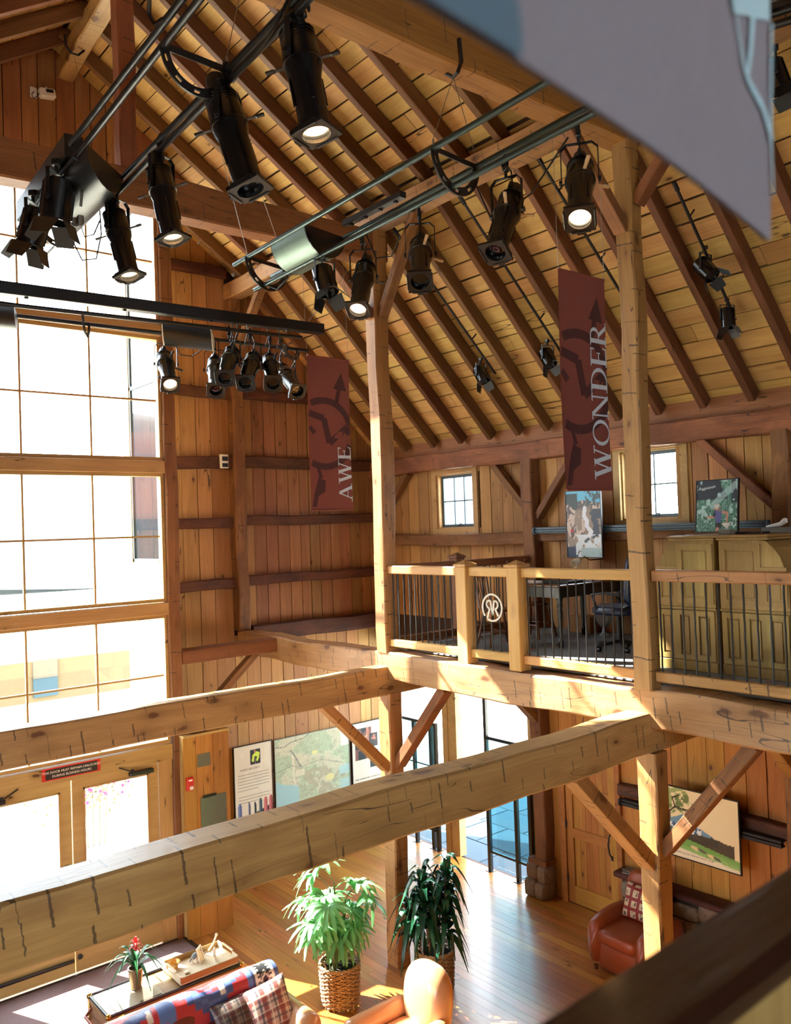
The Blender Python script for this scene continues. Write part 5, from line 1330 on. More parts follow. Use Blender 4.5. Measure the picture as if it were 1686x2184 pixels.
q = ontop((1549, 1135), 7.75); mb = MB(); mb.box(q+V3((0, 0, .028)), (.10, .125, .05), None, 0, .005); r_ = solo('small_sculpture', mb, plain('grey_stone', (130, 126, 116), .8), q, 'white wedge sculpture on a grey block, on top of the cabinets', 'sculpture')
mb = MB(); z = q.z+.053; mb.add([q+V3((0, -.005, .053)), q+V3((-.02, -.05, .115)), q+V3((.02, .035, .12)), q+V3((-.02, .04, .105)), q+V3((.03, -.04, .108))], [(0, 1, 3), (0, 3, 2), (0, 2, 4), (0, 4, 1), (1, 4, 2, 3)]); part('wedge', mb, M_['whitepaint'], r_)
q = ontop((1655, 1132), 8.0); mb = MB(); mb.box(q+V3((0, 0, .03)), (.10, .26, .055), None, 0, .006); r_ = solo('driftwood_piece', mb, plain('grey_stone_two', (126, 122, 112), .8), q, 'white driftwood shape on a grey block at the right edge', 'sculpture')
mb = MB(); mb.tube([q+V3((0, .10, .065)), q+V3((0, .03, .075)), q+V3((0, -.04, .085)), q+V3((0, -.09, .12)), q+V3((0, -.10, .14))], [.008, .016, .022, .03, .012], 8); part('driftwood', mb, M_['whitepaint'], r_, SM)
q = ontop((1605, 1131), 7.9); mb = MB(); mb.box(q+V3((0, 0, .012)), (.20, .28, .022), None, 0, .004); tag(solo('flat_tray', mb, M_['black'], q), 'flat black tray lying on the cabinets', 'tray')
q = ontop((1468, 1142), 7.6); mb = MB(); mb.box(q+V3((0, 0, .006)), (.08, .05, .010), None, 0, .003); tag(solo('small_papers', mb, M_['white'], q), 'small pale papers on the left oak cabinet', 'papers')

# wall tracks
def track(p, q, label, mat):
    p = V3(p); q = V3(q); mb = MB(); mb.beam(p, q, .10, .035, ch=.006); mb.beam(p+V3((-.02, 0, -.035)), q+V3((-.02, 0, -.035)), .075, .028, ch=.005); mb.beam(p+V3((0, 0, -.06)), q+V3((0, 0, -.06)), .09, .02, ch=.004)
    r_ = solo('wall_track', mb, M_[mat], p, label, 'track')
    cap = MB(); cap.lathe([(.055, 0), (.055, .03), (.02, .04)], 16, Matrix.Translation(p+V3((-.03, -.015, -.03))) @ Matrix.Rotation(-PI/2, 4, 'X')); part('end_cap', cap, M_[mat], r_, SM)
    return r_
track((9.20, 8.00, 5.285), (9.20, 4.6, 5.285), 'grey blue moulded track along the eave wall behind the waterfall picture', 'bluetrim')
track((9.21, 6.72, 1.72), (9.21, 4.6, 1.72), 'dark moulded track behind the golf picture', 'iron')

# picture lamp
l0 = onx(1246, 1187, 9.0); l1 = onx(1236, 1194, 8.90)
mb = MB(); mb.tube([V3((9.385, l0.y, l0.z-.05)), V3((9.1, l0.y, l0.z-.05)), l0, l1], .009, 8); mb.lathe([(.022, 0), (.022, .05)], 12, Matrix.Translation(l1) @ (l1-l0).to_track_quat('Z', 'Y').to_matrix().to_4x4())
r_ = solo('picture_lamp', mb, M_['brass'], l0, 'small brass wall lamp with a white bell shade under the waterfall picture', 'lamp', None, SM)
mb = MB(); mb.lathe([(.03, .02), (.045, .04), (.052, .09), (.056, .14), (.052, .14), (.040, .05)], 16, Matrix.Translation(l1) @ (l1-l0).to_track_quat('Z', 'Y').to_matrix().to_4x4()); part('lamp_shade', mb, M_['frost'], r_, SM)

# desk
dk = empty('writing_desk', (8.5, 6.85, LZ), 'dark green writing desk with a brown top and turned legs on the loft', 'desk')
M_['dkgreen'] = plain('dark_green_paint', (22, 32, 32), .3, spec=.7); M_['browntop'] = wood('desk_top', (120, 66, 36), (88, 44, 24), knots=0, cracks=0, rough=.25, spec=.6)
timber('desk_top', (7.76, 6.82, LZ+.745), (9.15, 6.82, LZ+.745), .76, .03, M_['browntop'], dk, ch=.008)
mb = MB(); mb.bb((7.84, 6.50, LZ+.60), (7.86, 7.14, LZ+.73)); mb.bb((9.05, 6.50, LZ+.60), (9.07, 7.14, LZ+.73)); mb.bb((7.86, 6.50, LZ+.60), (9.05, 6.52, LZ+.73)); mb.bb((7.86, 7.12, LZ+.60), (9.05, 7.14, LZ+.73)); part('apron', mb, M_['dkgreen'], dk)
for x in (7.86, 9.03):
    for y in (6.52, 7.10):
        mb = MB(); mb.box((x, y, LZ+.66), (.075, .075, .14), None, 0, .006)
        mb.lathe([(.02, 0), (.03, .02), (.026, .06), (.036, .08), (.022, .12), (.024, .30), (.034, .44), (.026, .48), (.038, .51), (.026, .54), (.036, .57), (.036, .59)], 12, Matrix.Translation((x, y, LZ))); part('leg', mb, M_['dkgreen'], dk, SM)
def book(c, d, mat, label, rz=0): return solo('book', MB().box(V3(c), d, Matrix.Rotation(rz, 3, 'Z'), 0, .003), M_[mat], c, label, 'book')
dz = LZ+.76
book((7.98, 7.05, dz+.011), (.20, .27, .022), 'white', 'white book lying at the left end of the desk')
book((8.15, 6.70, dz+.016), (.30, .40, .032), 'black', 'black binder lying flat in the middle of the desk')
for k in range(4): book((8.75+.01*k, 6.62-.012*k, dz+.012+.024*k), (.23, .32-.02*k, .022), ('white', 'grey', 'white', 'white')[k], 'pale book on the desk, %s of a stack of four' % ('lowest', 'second from bottom', 'third from bottom', 'topmost')[k], .05*k)
q = V3((8.62, 6.86, dz)); mb = MB(); mb.box(q+V3((0, 0, .07)), (.015, .16, .13), None, 0, .004); tag(solo('upright_card', mb, M_['white'], q), 'upright white card standing on the desk', 'card')

def windsor(p, rz, label):
    M = Matrix.Translation(p) @ Matrix.Rotation(rz, 4, 'Z')
    root = empty('wooden_chair', p, label, 'chair', 'wooden chairs at the desk'); mt = M_['browntop']
    def P(v): return M @ V3(v)
    mb = MB(); mb.grid(lambda u, v: P((.21*math.cos(2*PI*u)*(.2+.8*v)*(1+.08*math.cos(4*PI*u)), .21*math.sin(2*PI*u)*(.2+.8*v), .455-.014*(1-v))), 20, 5, 0, True); mb.lathe([(.20, .43), (.215, .445), (.205, .457)], 20, M); part('seat', mb, mt, root, SM)
    for sx in (-1, 1):
        for sy in (-1, 1):
            a = P((sx*.13, sy*.13, .44)); b = P((sx*.20, sy*.21, 0)); mb = MB(); mb.tube([a, a.lerp(b, .3), a.lerp(b, .5), a.lerp(b, .75), b], [.013, .020, .014, .019, .012], 8); part('leg', mb, mt, root, SM)
    for a, b in (((-.17, -.17, .18), (-.17, .17, .18)), ((.17, -.17, .18), (.17, .17, .18)), ((-.17, 0, .18), (.17, 0, .18))): part('stretcher', MB().tube([P(a), P(b)], .010, 6), mt, root, SM)
    for sx in (-1, 1): mb = MB(); mb.tube([P((sx*.17, .17, .45)), P((sx*.19, .22, .75)), P((sx*.20, .25, .98))], [.014, .016, .012], 8); mb.sphere(P((sx*.20, .252, 1.0)), .02, 8, 6); part('back_post', mb, mt, root, SM)
    for k in range(5): x = -.12+.06*k; part('spindle', MB().tube([P((x, .18, .45)), P((x*1.1, .245, .88))], .007, 6), mt, root, SM)
    mb = MB(); mb.grid(lambda u, v: P((-.20+.40*u, .25+.02*math.sin(PI*u), .86+.08*v+.03*v*math.sin(PI*u))), 10, 2); mb.grid(lambda u, v: P((.20-.40*u, .262+.02*math.sin(PI*u), .86+.08*v+.03*v*math.sin(PI*u))), 10, 2); part('crest_rail', mb, mt, root, SM)
    return root
windsor((7.62, 7.30, LZ), 1.2, 'brown wooden chair at the left end of the desk'); windsor((8.45, 7.45, LZ), .1, 'brown wooden chair with knobbed posts behind the desk')
# office chair
oc = empty('office_chair', (8.15, 5.88, LZ), 'navy swivel chair on castors partly hidden by the knotty post', 'chair')
M_['navy'] = plain('navy_leather', (22, 32, 62), .35, spec=.6)
def se(c, r, e1, e2, M=None, nu=24, nv=14):
    """superellipsoid cushion"""
    sg = lambda x, e: math.copysign(abs(x)**e, x)
    def f(u, v):
        a = 2*PI*u; b = PI*(v-.5)
        p = V3((r[0]*sg(math.cos(b), e1)*sg(math.cos(a), e2), r[1]*sg(math.cos(b), e1)*sg(math.sin(a), e2), r[2]*sg(math.sin(b), e1)))
        return (M @ p if M is not None else p)+V3(c)
    return MB().grid(f, nu, nv, 0, True)
part('seat', se((8.15, 5.90, LZ+.47), (.25, .25, .06), .5, .5), M_['navy'], oc, True)
part('backrest', se((8.22, 5.66, LZ+.82), (.24, .06, .30), .5, .5, Matrix.Rotation(.12, 3, 'X')), M_['navy'], oc, True)
mb = MB(); mb.tube([(8.15, 5.9, LZ+.1), (8.15, 5.9, LZ+.42)], .028, 10); part('gas_lift', mb, M_['black'], oc, SM)
for k in range(5):
    a = k*2*PI/5+.3; e = V3((8.15+.28*math.cos(a), 5.9+.28*math.sin(a), LZ+.07)); mb = MB(); mb.beam((8.15, 5.9, LZ+.11), e, .04, .03, ch=.005); mb.lathe([(.028, -.02), (.028, .02)], 12, Matrix.Translation(e-V3((0, 0, .04))) @ Matrix.Rotation(PI/2, 4, 'X')); part('leg', mb, M_['black'], oc, SM)
for s in (-1, 1): mb = MB(); mb.tube([(8.15+s*.24, 5.70, LZ+.66), (8.15+s*.28, 5.85, LZ+.68), (8.15+s*.28, 6.05, LZ+.66), (8.15+s*.24, 6.02, LZ+.48)], .016, 8); part('armrest', mb, M_['black'], oc, SM)
# pale round object and a box by the desk
q = onz(1288, 1357, LZ); M_['plastic'] = plain('clear_plastic', (150, 168, 176), .2)
mb = MB(); mb.lathe([(.07, 0), (.075, .012), (.03, .05), (.02, .12), (.028, .16)], 18, Matrix.Translation(q)); r_ = solo('round_stand', mb, M_['plastic'], q, 'pale round disc on a flared foot beside the office chair', 'stand', None, SM)
part('disc', MB().lathe([(.001, -.03), (.14, -.028), (.165, 0), (.14, .028), (.001, .03)], 24, Matrix.Translation(q+V3((0, 0, .27))) @ Matrix.Rotation(PI/2, 4, 'Y') @ Matrix.Rotation(.3, 4, 'X')), M_['grey'], r_, SM)
q = onz(1262, 1345, LZ); mb = MB(); mb.box(q+V3((-.12, 0, .11)), (.3, .36, .22), None, 0, .004); tag(solo('cardboard_box', mb, plain('cardboard', (150, 106, 62), .8), q), 'brown cardboard box on the carpet under the desk', 'box')
q = onz(852, 1387, LZ-.02); mb = MB(); mb.box(q+V3((.05, -.03, .014)), (.10, .16, .025), None, 0, .004); tag(solo('paper_pad', mb, M_['white'], q), 'white paper pad on the carpet edge beside the sunlit post', 'papers')
# ------------------------------------------------------------------ ground floor
# signs and small wall things by the entrance
q = ony(153, 1641, 10.65); F = Facing((q.x-.355, 10.655, 2.435), (1, 0, 0), (0, 0, 1))
mb = MB(); mb.box(F.at(.355, .075, .004), (.71, .15, .008), F.R(), 0, .003); sg = solo('door_sign', mb, M_['redplastic'], F.o, 'red edged black sign with white lettering above the entrance doors', 'sign')
part('panel', MB().box(F.at(.355, .075, .0085), (.63, .122, .002), F.R()), M_['black'], sg)
text(sg, 'THIS DOOR MUST REMAIN UNLOCKED', F.M(.355, .085, .0105), .040, M_['whitepaint'], 1.0, 'CENTER'); text(sg, 'DURING BUSINESS HOURS', F.M(.355, .035, .0105), .040, M_['whitepaint'], 1.0, 'CENTER')
q = ony(405, 1672, 10.48); mb = MB(); mb.box(V3((q.x, 10.478, q.z)), (.10, .04, .17), None, 0, .008); fa = solo('fire_alarm', mb, M_['redplastic'], (q.x, 10.48, q.z), 'red fire alarm box with a clear strobe on the box column', 'alarm')
mb = MB(); mb.box(V3((q.x+.01, 10.455, q.z-.05)), (.05, .03, .045), None, 0, .008); part('strobe', mb, M_['white'], fa)
mb = MB(); mb.box(V3((q.x, 10.457, q.z+.05)), (.05, .003, .02)); part('label_plate', mb, M_['whitepaint'], fa)
mb = MB(); mb.bb((5.0, 10.55, 2.69), (5.26, 10.85, 2.80), 0, .01); sp = solo('small_loudspeaker', mb, M_['black'], (5.13, 10.7, 2.69), 'black loudspeaker lying on top of the box column', 'loudspeaker')
part('cone', MB().lathe([(.04, 0), (.035, .01), (.012, .0)], 12, Matrix.Translation((5.18, 10.548, 2.745)) @ Matrix.Rotation(PI/2, 4, 'X')), M_['cream'], sp)
# white device pairs on the walls
q = ony(100, 200, 10.66); mb = MB(); mb.box(q, (.20, .10, .12), Matrix.Rotation(-.15, 3, 'Y'), 0, .02); dv = solo('wall_camera', mb, M_['white'], q, 'white box camera high on the gable boards', 'camera')
part('lens_window', MB().box(q+V3((.02, -.052, .02)), (.09, .006, .04), Matrix.Rotation(-.15, 3, 'Y'), 0, .002), M_['black'], dv)
mb = MB(); mb.tube([q+V3((0, .02, .05)), q+V3((0, .03, .10)), q+V3((.02, .05, .10))], .012, 8); part('bracket', mb, M_['white'], dv, SM)
q2 = ony(71, 197, 10.69); mb = MB(); mb.box(q2, (.08, .012, .13), None, 0, .003); ou = solo('wall_outlet', mb, M_['white'], q2, 'white outlet plate left of the gable camera', 'outlet')
mb = MB(); mb.tube([q2+V3((0, -.02, 0)), q2+V3((-.03, -.03, -.05)), q2+V3((0, -.03, -.09)), q2+V3((.04, -.03, -.04)), q2+V3((.07, -.03, .02))], .006, 6); part('plug_cord', mb, M_['black'], ou, SM)
q = ony(477, 984, 11.80); mb = MB(); mb.box(q, (.14, .05, .22), None, 0, .008); sn = solo('wall_sensor', mb, M_['white'], q, 'white box with black panels on the dark gable girt', 'sensor')
for dz_, h in ((.04, .07), (-.06, .06)): part('panel', MB().box(q+V3((.01, -.027, dz_)), (.10, .006, h), None, 0, .002), M_['black'], sn)

# door mat
m = NT('mat_fibre'); tc = m.node('ShaderNodeTexCoord'); n1 = m.noise(tc.outputs['Object'], 90, 2); m.l(m.mix(n1, lin((84, 66, 66)), lin((122, 98, 98))), m.b.inputs['Base Color']); m.b.inputs['Roughness'].default_value = .95; m.bump(n1, .5, .01)
mb = MB(); mb.bb((1.6, 8.95, .001), (4.84, 10.62, .014), 0, .004); mt = solo('door_mat', mb, m.mat, (3.2, 9.8, 0), 'wide purplish brown mat inside the entrance doors', 'mat')
mb = MB(); mb.bb((4.84, 8.95, .001), (4.90, 10.62, .018), 0, .004); mb.bb((1.6, 10.62, .001), (4.78, 10.66, .02), 0, .004); part('edge_strip', mb, M_['black'], mt)

# stone footing under the eave post and stone wainscot
M_['stone'] = None
ms = NT('field_stone'); tc = ms.node('ShaderNodeTexCoord'); oi = ms.node('ShaderNodeObjectInfo')
n1 = ms.noise(tc.outputs['Object'], 9, 6, .7); n2 = ms.noise(tc.outputs['Object'], 40, 3)
c1 = ms.mix(n1, lin((92, 78, 66)), lin((156, 140, 120))); c1 = ms.mix(ms.ramp(n2, [(.55, 0.0), (.7, .8)]), c1, lin((64, 56, 46))); c1 = ms.mix(ms.m('MULTIPLY', oi.outputs['Random'], .45), c1, lin((140, 96, 66)))
ms.l(c1, ms.b.inputs['Base Color']); ms.b.inputs['Roughness'].default_value = .85; ms.bump(ms.m('ADD', n1, ms.m('MULTIPLY', n2, .4)), .7, .03)
M_['stone'] = ms.mat
def stone(name, c, d, parent):
    mb = MB(); rr_ = np.random.default_rng(int(abs(c[0]*97+c[1]*1371+c[2]*733)*10)); sg = lambda x, e: math.copysign(abs(x)**e, x)
    def f(u, v):
        a = 2*PI*u; b = PI*(v-.5); k = 1+.05*math.sin(5*a+c[1]*9)*math.cos(b)
        return V3(c)+V3((d[0]/2*sg(math.cos(b), .35)*sg(math.cos(a), .4)*k, d[1]/2*sg(math.cos(b), .35)*sg(math.sin(a), .4)*k, d[2]/2*sg(math.sin(b), .4)))
    mb.grid(f, 16, 8, 0, True); return part(name, mb, M_['stone'], parent, SM)
ft = empty('stone_footing', (9.25, 8.2, 0), 'rough stone footing under the eave post beside the glazed entry', 'footing')
for c, d in (((9.22, 8.30, .13), (.30, .20, .26)), ((9.22, 8.11, .12), (.30, .20, .24)), ((9.24, 8.28, .36), (.27, .22, .22)), ((9.24, 8.09, .34), (.26, .18, .24))): stone('stone', c, d, ft)
tag(timber('post_sill', (9.28, 8.03, .50), (9.28, 8.36, .50), .24, .07, M_['brown']), 'wooden sill between stone footing and eave post', 'sill')
mb = MB(); mb.bb((9.30, 1.0, 0), (9.42, 6.84, .70)); sw_ = solo('stone_wainscot', mb, plain('mortar', (74, 62, 52), .9), (9.36, 4, 0), 'low stone wall base behind the leather armchair', 'wall base')
y = 6.82
while y > 4.2:
    z = .02
    L = random.uniform(.28, .42)
    for k in range(3):
        hh = random.uniform(.18, .24); stone('stone', (9.27, y-L/2, z+hh/2), (.10, L*.96, hh*.95), sw_); z += hh
    y -= L
o = timber('trim_9', (9.25, 6.84, .74), (9.25, 1.0, .74), .26, .07, M_['girt'], None, hewn=.003, seg=.5); o['kind'] = 'structure'
q = V3((9.24, 6.62, .775)); mb = MB(); mb.box(q+V3((0, 0, .012)), (.16, .24, .02), Matrix.Rotation(.2, 3, 'Z'), 0, .003); mb.box(q+V3((0, .03, .032)), (.14, .20, .016), Matrix.Rotation(-.15, 3, 'Z'), 0, .003); tag(solo('magazines', mb, M_['grey'], q), 'small pile of magazines on the stone wall ledge behind the armchair', 'magazines')
mb = MB(); mb.bb((6.66, 11.60, 0), (8.9, 11.9, .42), 0, .01); mb.bb((6.62, 11.56, .42), (8.94, 11.9, .47), 0, .01); r_ = solo('low_bench', mb, M_['back'], (7.8, 11.75, 0), 'dark low bench along the gable wall behind the leaves', 'bench')
for k in range(6): part('slat', MB().bb((6.72+.36*k, 11.585, .05), (7.0+.36*k, 11.60, .38)), M_['girt'], r_)

# black steel framed glass screens at the entry
def screen(label, x, pts, z0, z1, legs=True, tall=None, mid=None):
    root = empty('glass_screen', (x, (pts[0]+pts[-1])/2, 0), label, 'screen'); n = len(pts)
    for i, y in enumerate(pts):
        top = tall if (tall and i == 0) else z1
        part('upright', MB().bb((x-.03, y-.03, .0), (x+.03, y+.03, top), 0, .004), M_['black'], root)
        fp = MB(); fp.bb((x-.06, y-.06, .0), (x+.06, y+.06, .008)); 
        for a in (-1, 1): fp.lathe([(.007, .008), (.007, .016)], 6, Matrix.Translation((x+a*.04, y+a*.04, 0)))
        part('foot_plate', fp, M_['black'], root)
    for a, b in zip(pts, pts[1:]):
        mb = MB(); lo, hi = sorted((a, b)); mb.bb((x-.018, lo+.022, z0), (x+.018, hi-.022, z0+.035)); part('cross_bar', mb, M_['black'], root); part('cross_bar', MB().bb((x-.03, lo+.022, z1-.05), (x+.03, hi-.022, z1)), M_['black'], root)
        if mid: part('cross_bar', MB().bb((x-.012, lo+.022, mid), (x+.012, hi-.022, mid+.02)), M_['black'], root)
        part('pane', MB().bb((x-.003, lo+.022, z0+.035), (x+.003, hi-.022, z1-.05)), M_['blueglass'], root)
    return root
screen('black framed glass screen with a tall slim post, right side of the entry', 9.35, (9.32, 8.735, 8.46), .29, 2.09, tall=3.4)
screen('black framed glass screen left in the entry behind the plant post', 9.35, (11.45, 11.05, 10.62, 10.50), .29, 2.10, mid=1.35)

# leather armchair under the knotty post
def P3(v): return V3(v)
ac = empty('leather_armchair', (8.55, 5.95, 0), 'brown leather club armchair behind the ground floor post', 'armchair')
x0, x1, y0, y1 = 8.10, 8.98, 5.66, 6.54
part('seat_base', se(((x0+x1)/2+.02, (y0+y1)/2, .20), (.42, .33, .17), .25, .25), M_['leather'], ac, True)
part('seat_cushion', se((8.44, (y0+y1)/2, .44), (.36, .28, .09), .45, .35), M_['leather'], ac, True)
part('backrest', se((8.88, (y0+y1)/2+.06, .66), (.14, .27, .36), .45, .5, Matrix.Rotation(.16, 3, 'Y')), M_['leather'], ac, True)
for s, yc in ((1, y1-.11), (-1, y0+.11)):
    mb = MB()
    def arm(u, v, yc=yc):
        a = 2*PI*u; w_ = .115*(1-.22*max(0, -math.sin(a)))
        zz = .33+.29*(math.sin(a) if abs(math.sin(a)) < 2 else 1)
        sgx = lambda x, e: math.copysign(abs(x)**e, x)
        yy = w_*sgx(math.cos(a), .55); z_ = .33+.30*sgx(math.sin(a), .75)-.05*v*(math.sin(a) > 0)*0
        k = math.sin(PI*min(max(v, .0), 1)) ** .18 if 0 < v < 1 else .0
        return V3((x0-.02+v*.86, yc+yy*k, .33+(z_-.33)*k+.03*v))
    mb.grid(arm, 22, 16, 0, True); part('armrest', mb, M_['leather'], ac, True)
for x in (x0+.08, x1-.1):
    for y in (y0+.1, y1-.1): part('foot', MB().lathe([(.022, 0), (.03, .05)], 8, Matrix.Translation((x, y, 0))), M_['browntop'], ac)
# patterned cushion on it
def p_cush(P, U, V):
    P[:] = (132, 32, 30); gx = (U*3.4) % 1; gy = (V*3.4) % 1
    put(P, (np.abs(gx-.5) < .34) & (np.abs(gy-.5) < .34), (206, 186, 150)); b = fbm(U, V, 18, 61, 3); put(P, (np.abs(gx-.5) < .20) & (np.abs(gy-.5) < .22) & (b > .5), (84, 62, 50))
def pillow(center, w_, h_, t, M, fn, label, name, nu=48):
    def f(u, v, s):
        e = max(0.0, (1-abs(2*u-1)**3)*(1-abs(2*v-1)**3))
        return V3(center)+M @ V3(((u-.5)*w_*(1-.06*math.sin(PI*v)), (v-.5)*h_*(1-.06*math.sin(PI*u)), s*t*e**.6))
    mb = MB(); mb.grid(lambda u, v: f(u, v, 1), nu, nu); b = MB().grid(lambda u, v: f(u, v, -1), nu, nu); mb.add(b.v, [q[::-1] for q in b.f])
    c = paint(nu, nu, fn); return solo(name, mb, M_['print'], center, label, 'cushion', None, True, None, np.concatenate([c, c]))
Rm = Matrix(((0, .35, -.93), (-1, 0, 0), (0, .93, .35))).to_3x3()
pillow((8.66, 6.14, .72), .42, .42, .07, Rm, p_cush, 'dark red cushion with small pictures in cream squares on the armchair', 'picture_cushion')

# ---- trunk used as a table
TZ = .50
tk = empty('trunk_table', (3.85, 8.95, 0), 'low trunk with a glass topped display lid behind the sofa', 'table'); tx0, tx1, ty0, ty1 = 3.10, 4.62, 8.62, 9.16
M_['trunk'] = wood('trunk_wood', (178, 134, 84), (140, 96, 56), knots=.1, cracks=.1, rough=.4, var=.05); M_['pale'] = plain('pale_lining', (206, 190, 160), .6)
part('body', MB().bb((tx0, ty0, .06), (tx1, ty1, TZ-.07), 0, .012), M_['trunk'], tk); part('lid', MB().bb((tx0-.012, ty0-.012, TZ-.07), (tx1+.012, ty1+.012, TZ-.02), 0, .01), M_['trunk'], tk)
for y in (ty0, ty1):
    part('rim', MB().tube([(tx0-.01, y, TZ-.01), (tx1+.01, y, TZ-.01)], .016, 8), M_['black'], tk, SM); part('band', MB().tube([(tx0, y, .10), (tx1, y, .10)], .014, 8), M_['black'], tk, SM)
for x in (tx0, tx1): part('rim', MB().tube([(x, ty0, TZ-.01), (x, ty1, TZ-.01)], .016, 8), M_['black'], tk, SM)
part('glass_top', MB().bb((tx0+.02, ty0+.02, TZ-.012), (tx0+.62, ty1-.02, TZ-.006)), M_['glass'], tk); part('lining', MB().bb((tx0+.02, ty0+.02, TZ-.02), (tx0+.62, ty1-.02, TZ-.016)), M_['pale'], tk)
for x in (tx0, tx1):
    for y in (ty0, ty1):
        mb = MB(); mb.sphere((x, y, TZ-.012), .03, 10, 6); mb.box((x, y, .25), (.03, .03, .44), None, 0, .006); part('corner_brace', mb, M_['brass'], tk, SM)
mb = MB(); mb.tube([(tx0-.01, ty0+.06, TZ-.12), (tx0-.08, ty0+.10, TZ-.16), (tx0-.08, ty1-.10, TZ-.16), (tx0-.01, ty1-.06, TZ-.12)], .016, 8); part('handle', mb, M_['leather'], tk, SM)
mb = MB(); mb.tube([(tx0+.10, ty0-.01, TZ-.05), (tx0+.14, ty0-.05, TZ-.02), (tx0+.22, ty0-.01, TZ-.05)], .010, 6); part('latch', mb, M_['brass'], tk, SM)
mb = MB(); mb.bb((tx0+.36, ty0+.05, TZ-.013), (tx0+.60, ty0+.065, TZ-.010)); part('black_rod', mb, M_['black'], tk)
# tray with small things
tr0, tr1, tu0, tu1 = 3.90, 4.60, 8.64, 9.14; tzz = TZ+.004
tr = empty('wooden_tray', (4.25, 8.9, tzz), 'pale wooden serving tray with open sides on the trunk', 'tray')
part('tray_base', MB().bb((tr0, tu0, tzz), (tr1, tu1, tzz+.014)), M_['pale'], tr)
for y in (tu0, tu1-.014): part('side_rail', MB().bb((tr0, y, tzz+.014), (tr1, y+.014, tzz+.075), 0, .003), M_['trunk' if y > 9 else 'redwood'] if False else M_['trunk'], tr)
for x in (tr0, tr1-.014):
    mb = MB(); mb.bb((x, tu0+.014, tzz+.014), (x+.014, tu0+.13, tzz+.085)); mb.bb((x, tu1-.13, tzz+.014), (x+.014, tu1-.014, tzz+.085)); mb.bb((x, tu0+.13, tzz+.085), (x+.014, tu1-.13, tzz+.105)); mb.bb((x, tu0+.13, tzz+.014), (x+.014, tu1-.13, tzz+.04)); part('end_rail', mb, M_['pale'], tr)
tz2 = tzz+.0145
def on_tray(px): p = onz(*px, tz2); return V3((min(max(p.x, tr0+.06), tr1-.06), min(max(p.y, tu0+.06), tu1-.06), tz2))
M_['bone'] = plain('bone_white', (232, 220, 196), .6); M_['gold'] = plain('gold_shell', (206, 164, 92), .45)
q = on_tray((372, 2066)); rt = empty('gold_flower_ornament', q, 'golden open flower ornament on the tray', 'ornament')
for k in range(9):
    a = 2*PI*k/9; mb = MB(); mb.grid(lambda u, v: q+V3((math.cos(a+(u-.5)*.7)*(.02+.045*v), math.sin(a+(u-.5)*.7)*(.02+.045*v), .005+.075*v**1.3)), 4, 4); mb.grid(lambda u, v: q+V3((math.cos(a+(.5-u)*.7)*(.017+.045*v), math.sin(a+(.5-u)*.7)*(.017+.045*v), .007+.075*v**1.3)), 4, 4); part('petal', mb, M_['gold'], rt, SM)
part('bowl', MB().lathe([(.001, 0), (.035, .002), (.042, .02), (.02, .03), (.001, .028)], 14, Matrix.Translation(q)), M_['gold'], rt, SM)
q = on_tray((399, 2076)); tag(solo('small_shell', se(q+V3((0, 0, .014)), (.035, .025, .014), .9, .9), M_['bone'], q, smooth=True), 'small round shell lying alone in the tray', 'shell')
q = on_tray((415, 2052)); mb = se(q+V3((0, .0, .07)), (.045, .02, .03), .9, .9, Matrix.Rotation(-.7, 3, 'Y'), 14, 10); ps = solo('animal_figurine', mb, plain('slate_blue', (120, 146, 156), .5), q, 'slate blue standing animal figurine on the tray', 'figurine', None, True)
mb = MB(); 
for dx_, dy_ in ((-.03, -.01), (-.03, .01), (.025, -.01), (.025, .01)): mb.tube([q+V3((dx_, dy_, .06)), q+V3((dx_, dy_, 0))], .006, 6)
part('legs', mb, M_['bone'], ps, SM); part('head', se(q+V3((.05, 0, .11)), (.025, .014, .018), .9, .9, None, 12, 8), M_['bluetrim'], ps, True); part('tail', MB().tube([q+V3((-.04, 0, .05)), q+V3((-.06, 0, .02))], .006, 6), M_['bluetrim'], ps, SM)
q = on_tray((437, 2050)); pf = empty('photo_frame', q, 'cream tabletop photo frame leaning back on the tray', 'photo frame')
FF = Facing(q+V3((-.07, -.02, .004)), V3((.75, .66, 0)), V3((-.18, .2, .96))); mb = MB()
for x, y, a, b in ((.06, .006, .12, .014), (.06, .154, .12, .014), (.006, .08, .014, .16), (.114, .08, .014, .16)): mb.box(FF.at(x, y, 0), (a, b, .012), FF.R())
part('frame', mb, M_['bone'], pf); part('photo', MB().box(FF.at(.06, .08, -.002), (.10, .14, .006), FF.R()), M_['gold'], pf); part('easel_leg', MB().beam(FF.at(.06, .10, -.006), FF.at(.06, .0, -.07), .02, .004), M_['bone'], pf)
q = on_tray((459, 2045)); mb = MB(); mb.tube([q+V3((-.02, -.05, .01)), q+V3((-.02, -.03, .09)), q+V3((-.01, 0, .13)), q+V3((.0, .03, .09)), q+V3((.01, .05, .01))], [.012, .011, .012, .011, .012], 8); tag(solo('arched_ornament', mb, M_['bone'], q, smooth=SM), 'white arched ornament standing at the far corner of the tray', 'ornament')
q = on_tray((448, 2022)); mb = MB(); mb.tube([q+V3((-.06, 0, .02)), q+V3((0, .0, .07)), q+V3((.05, .01, .15))], [.010, .009, .010], 8); mb.sphere(q+V3((.052, .01, .16)), .018, 10, 6); tag(solo('carved_stick', mb, M_['bone'], q, smooth=SM), 'pale knobbed stick propped on the back rail of the tray', 'stick')

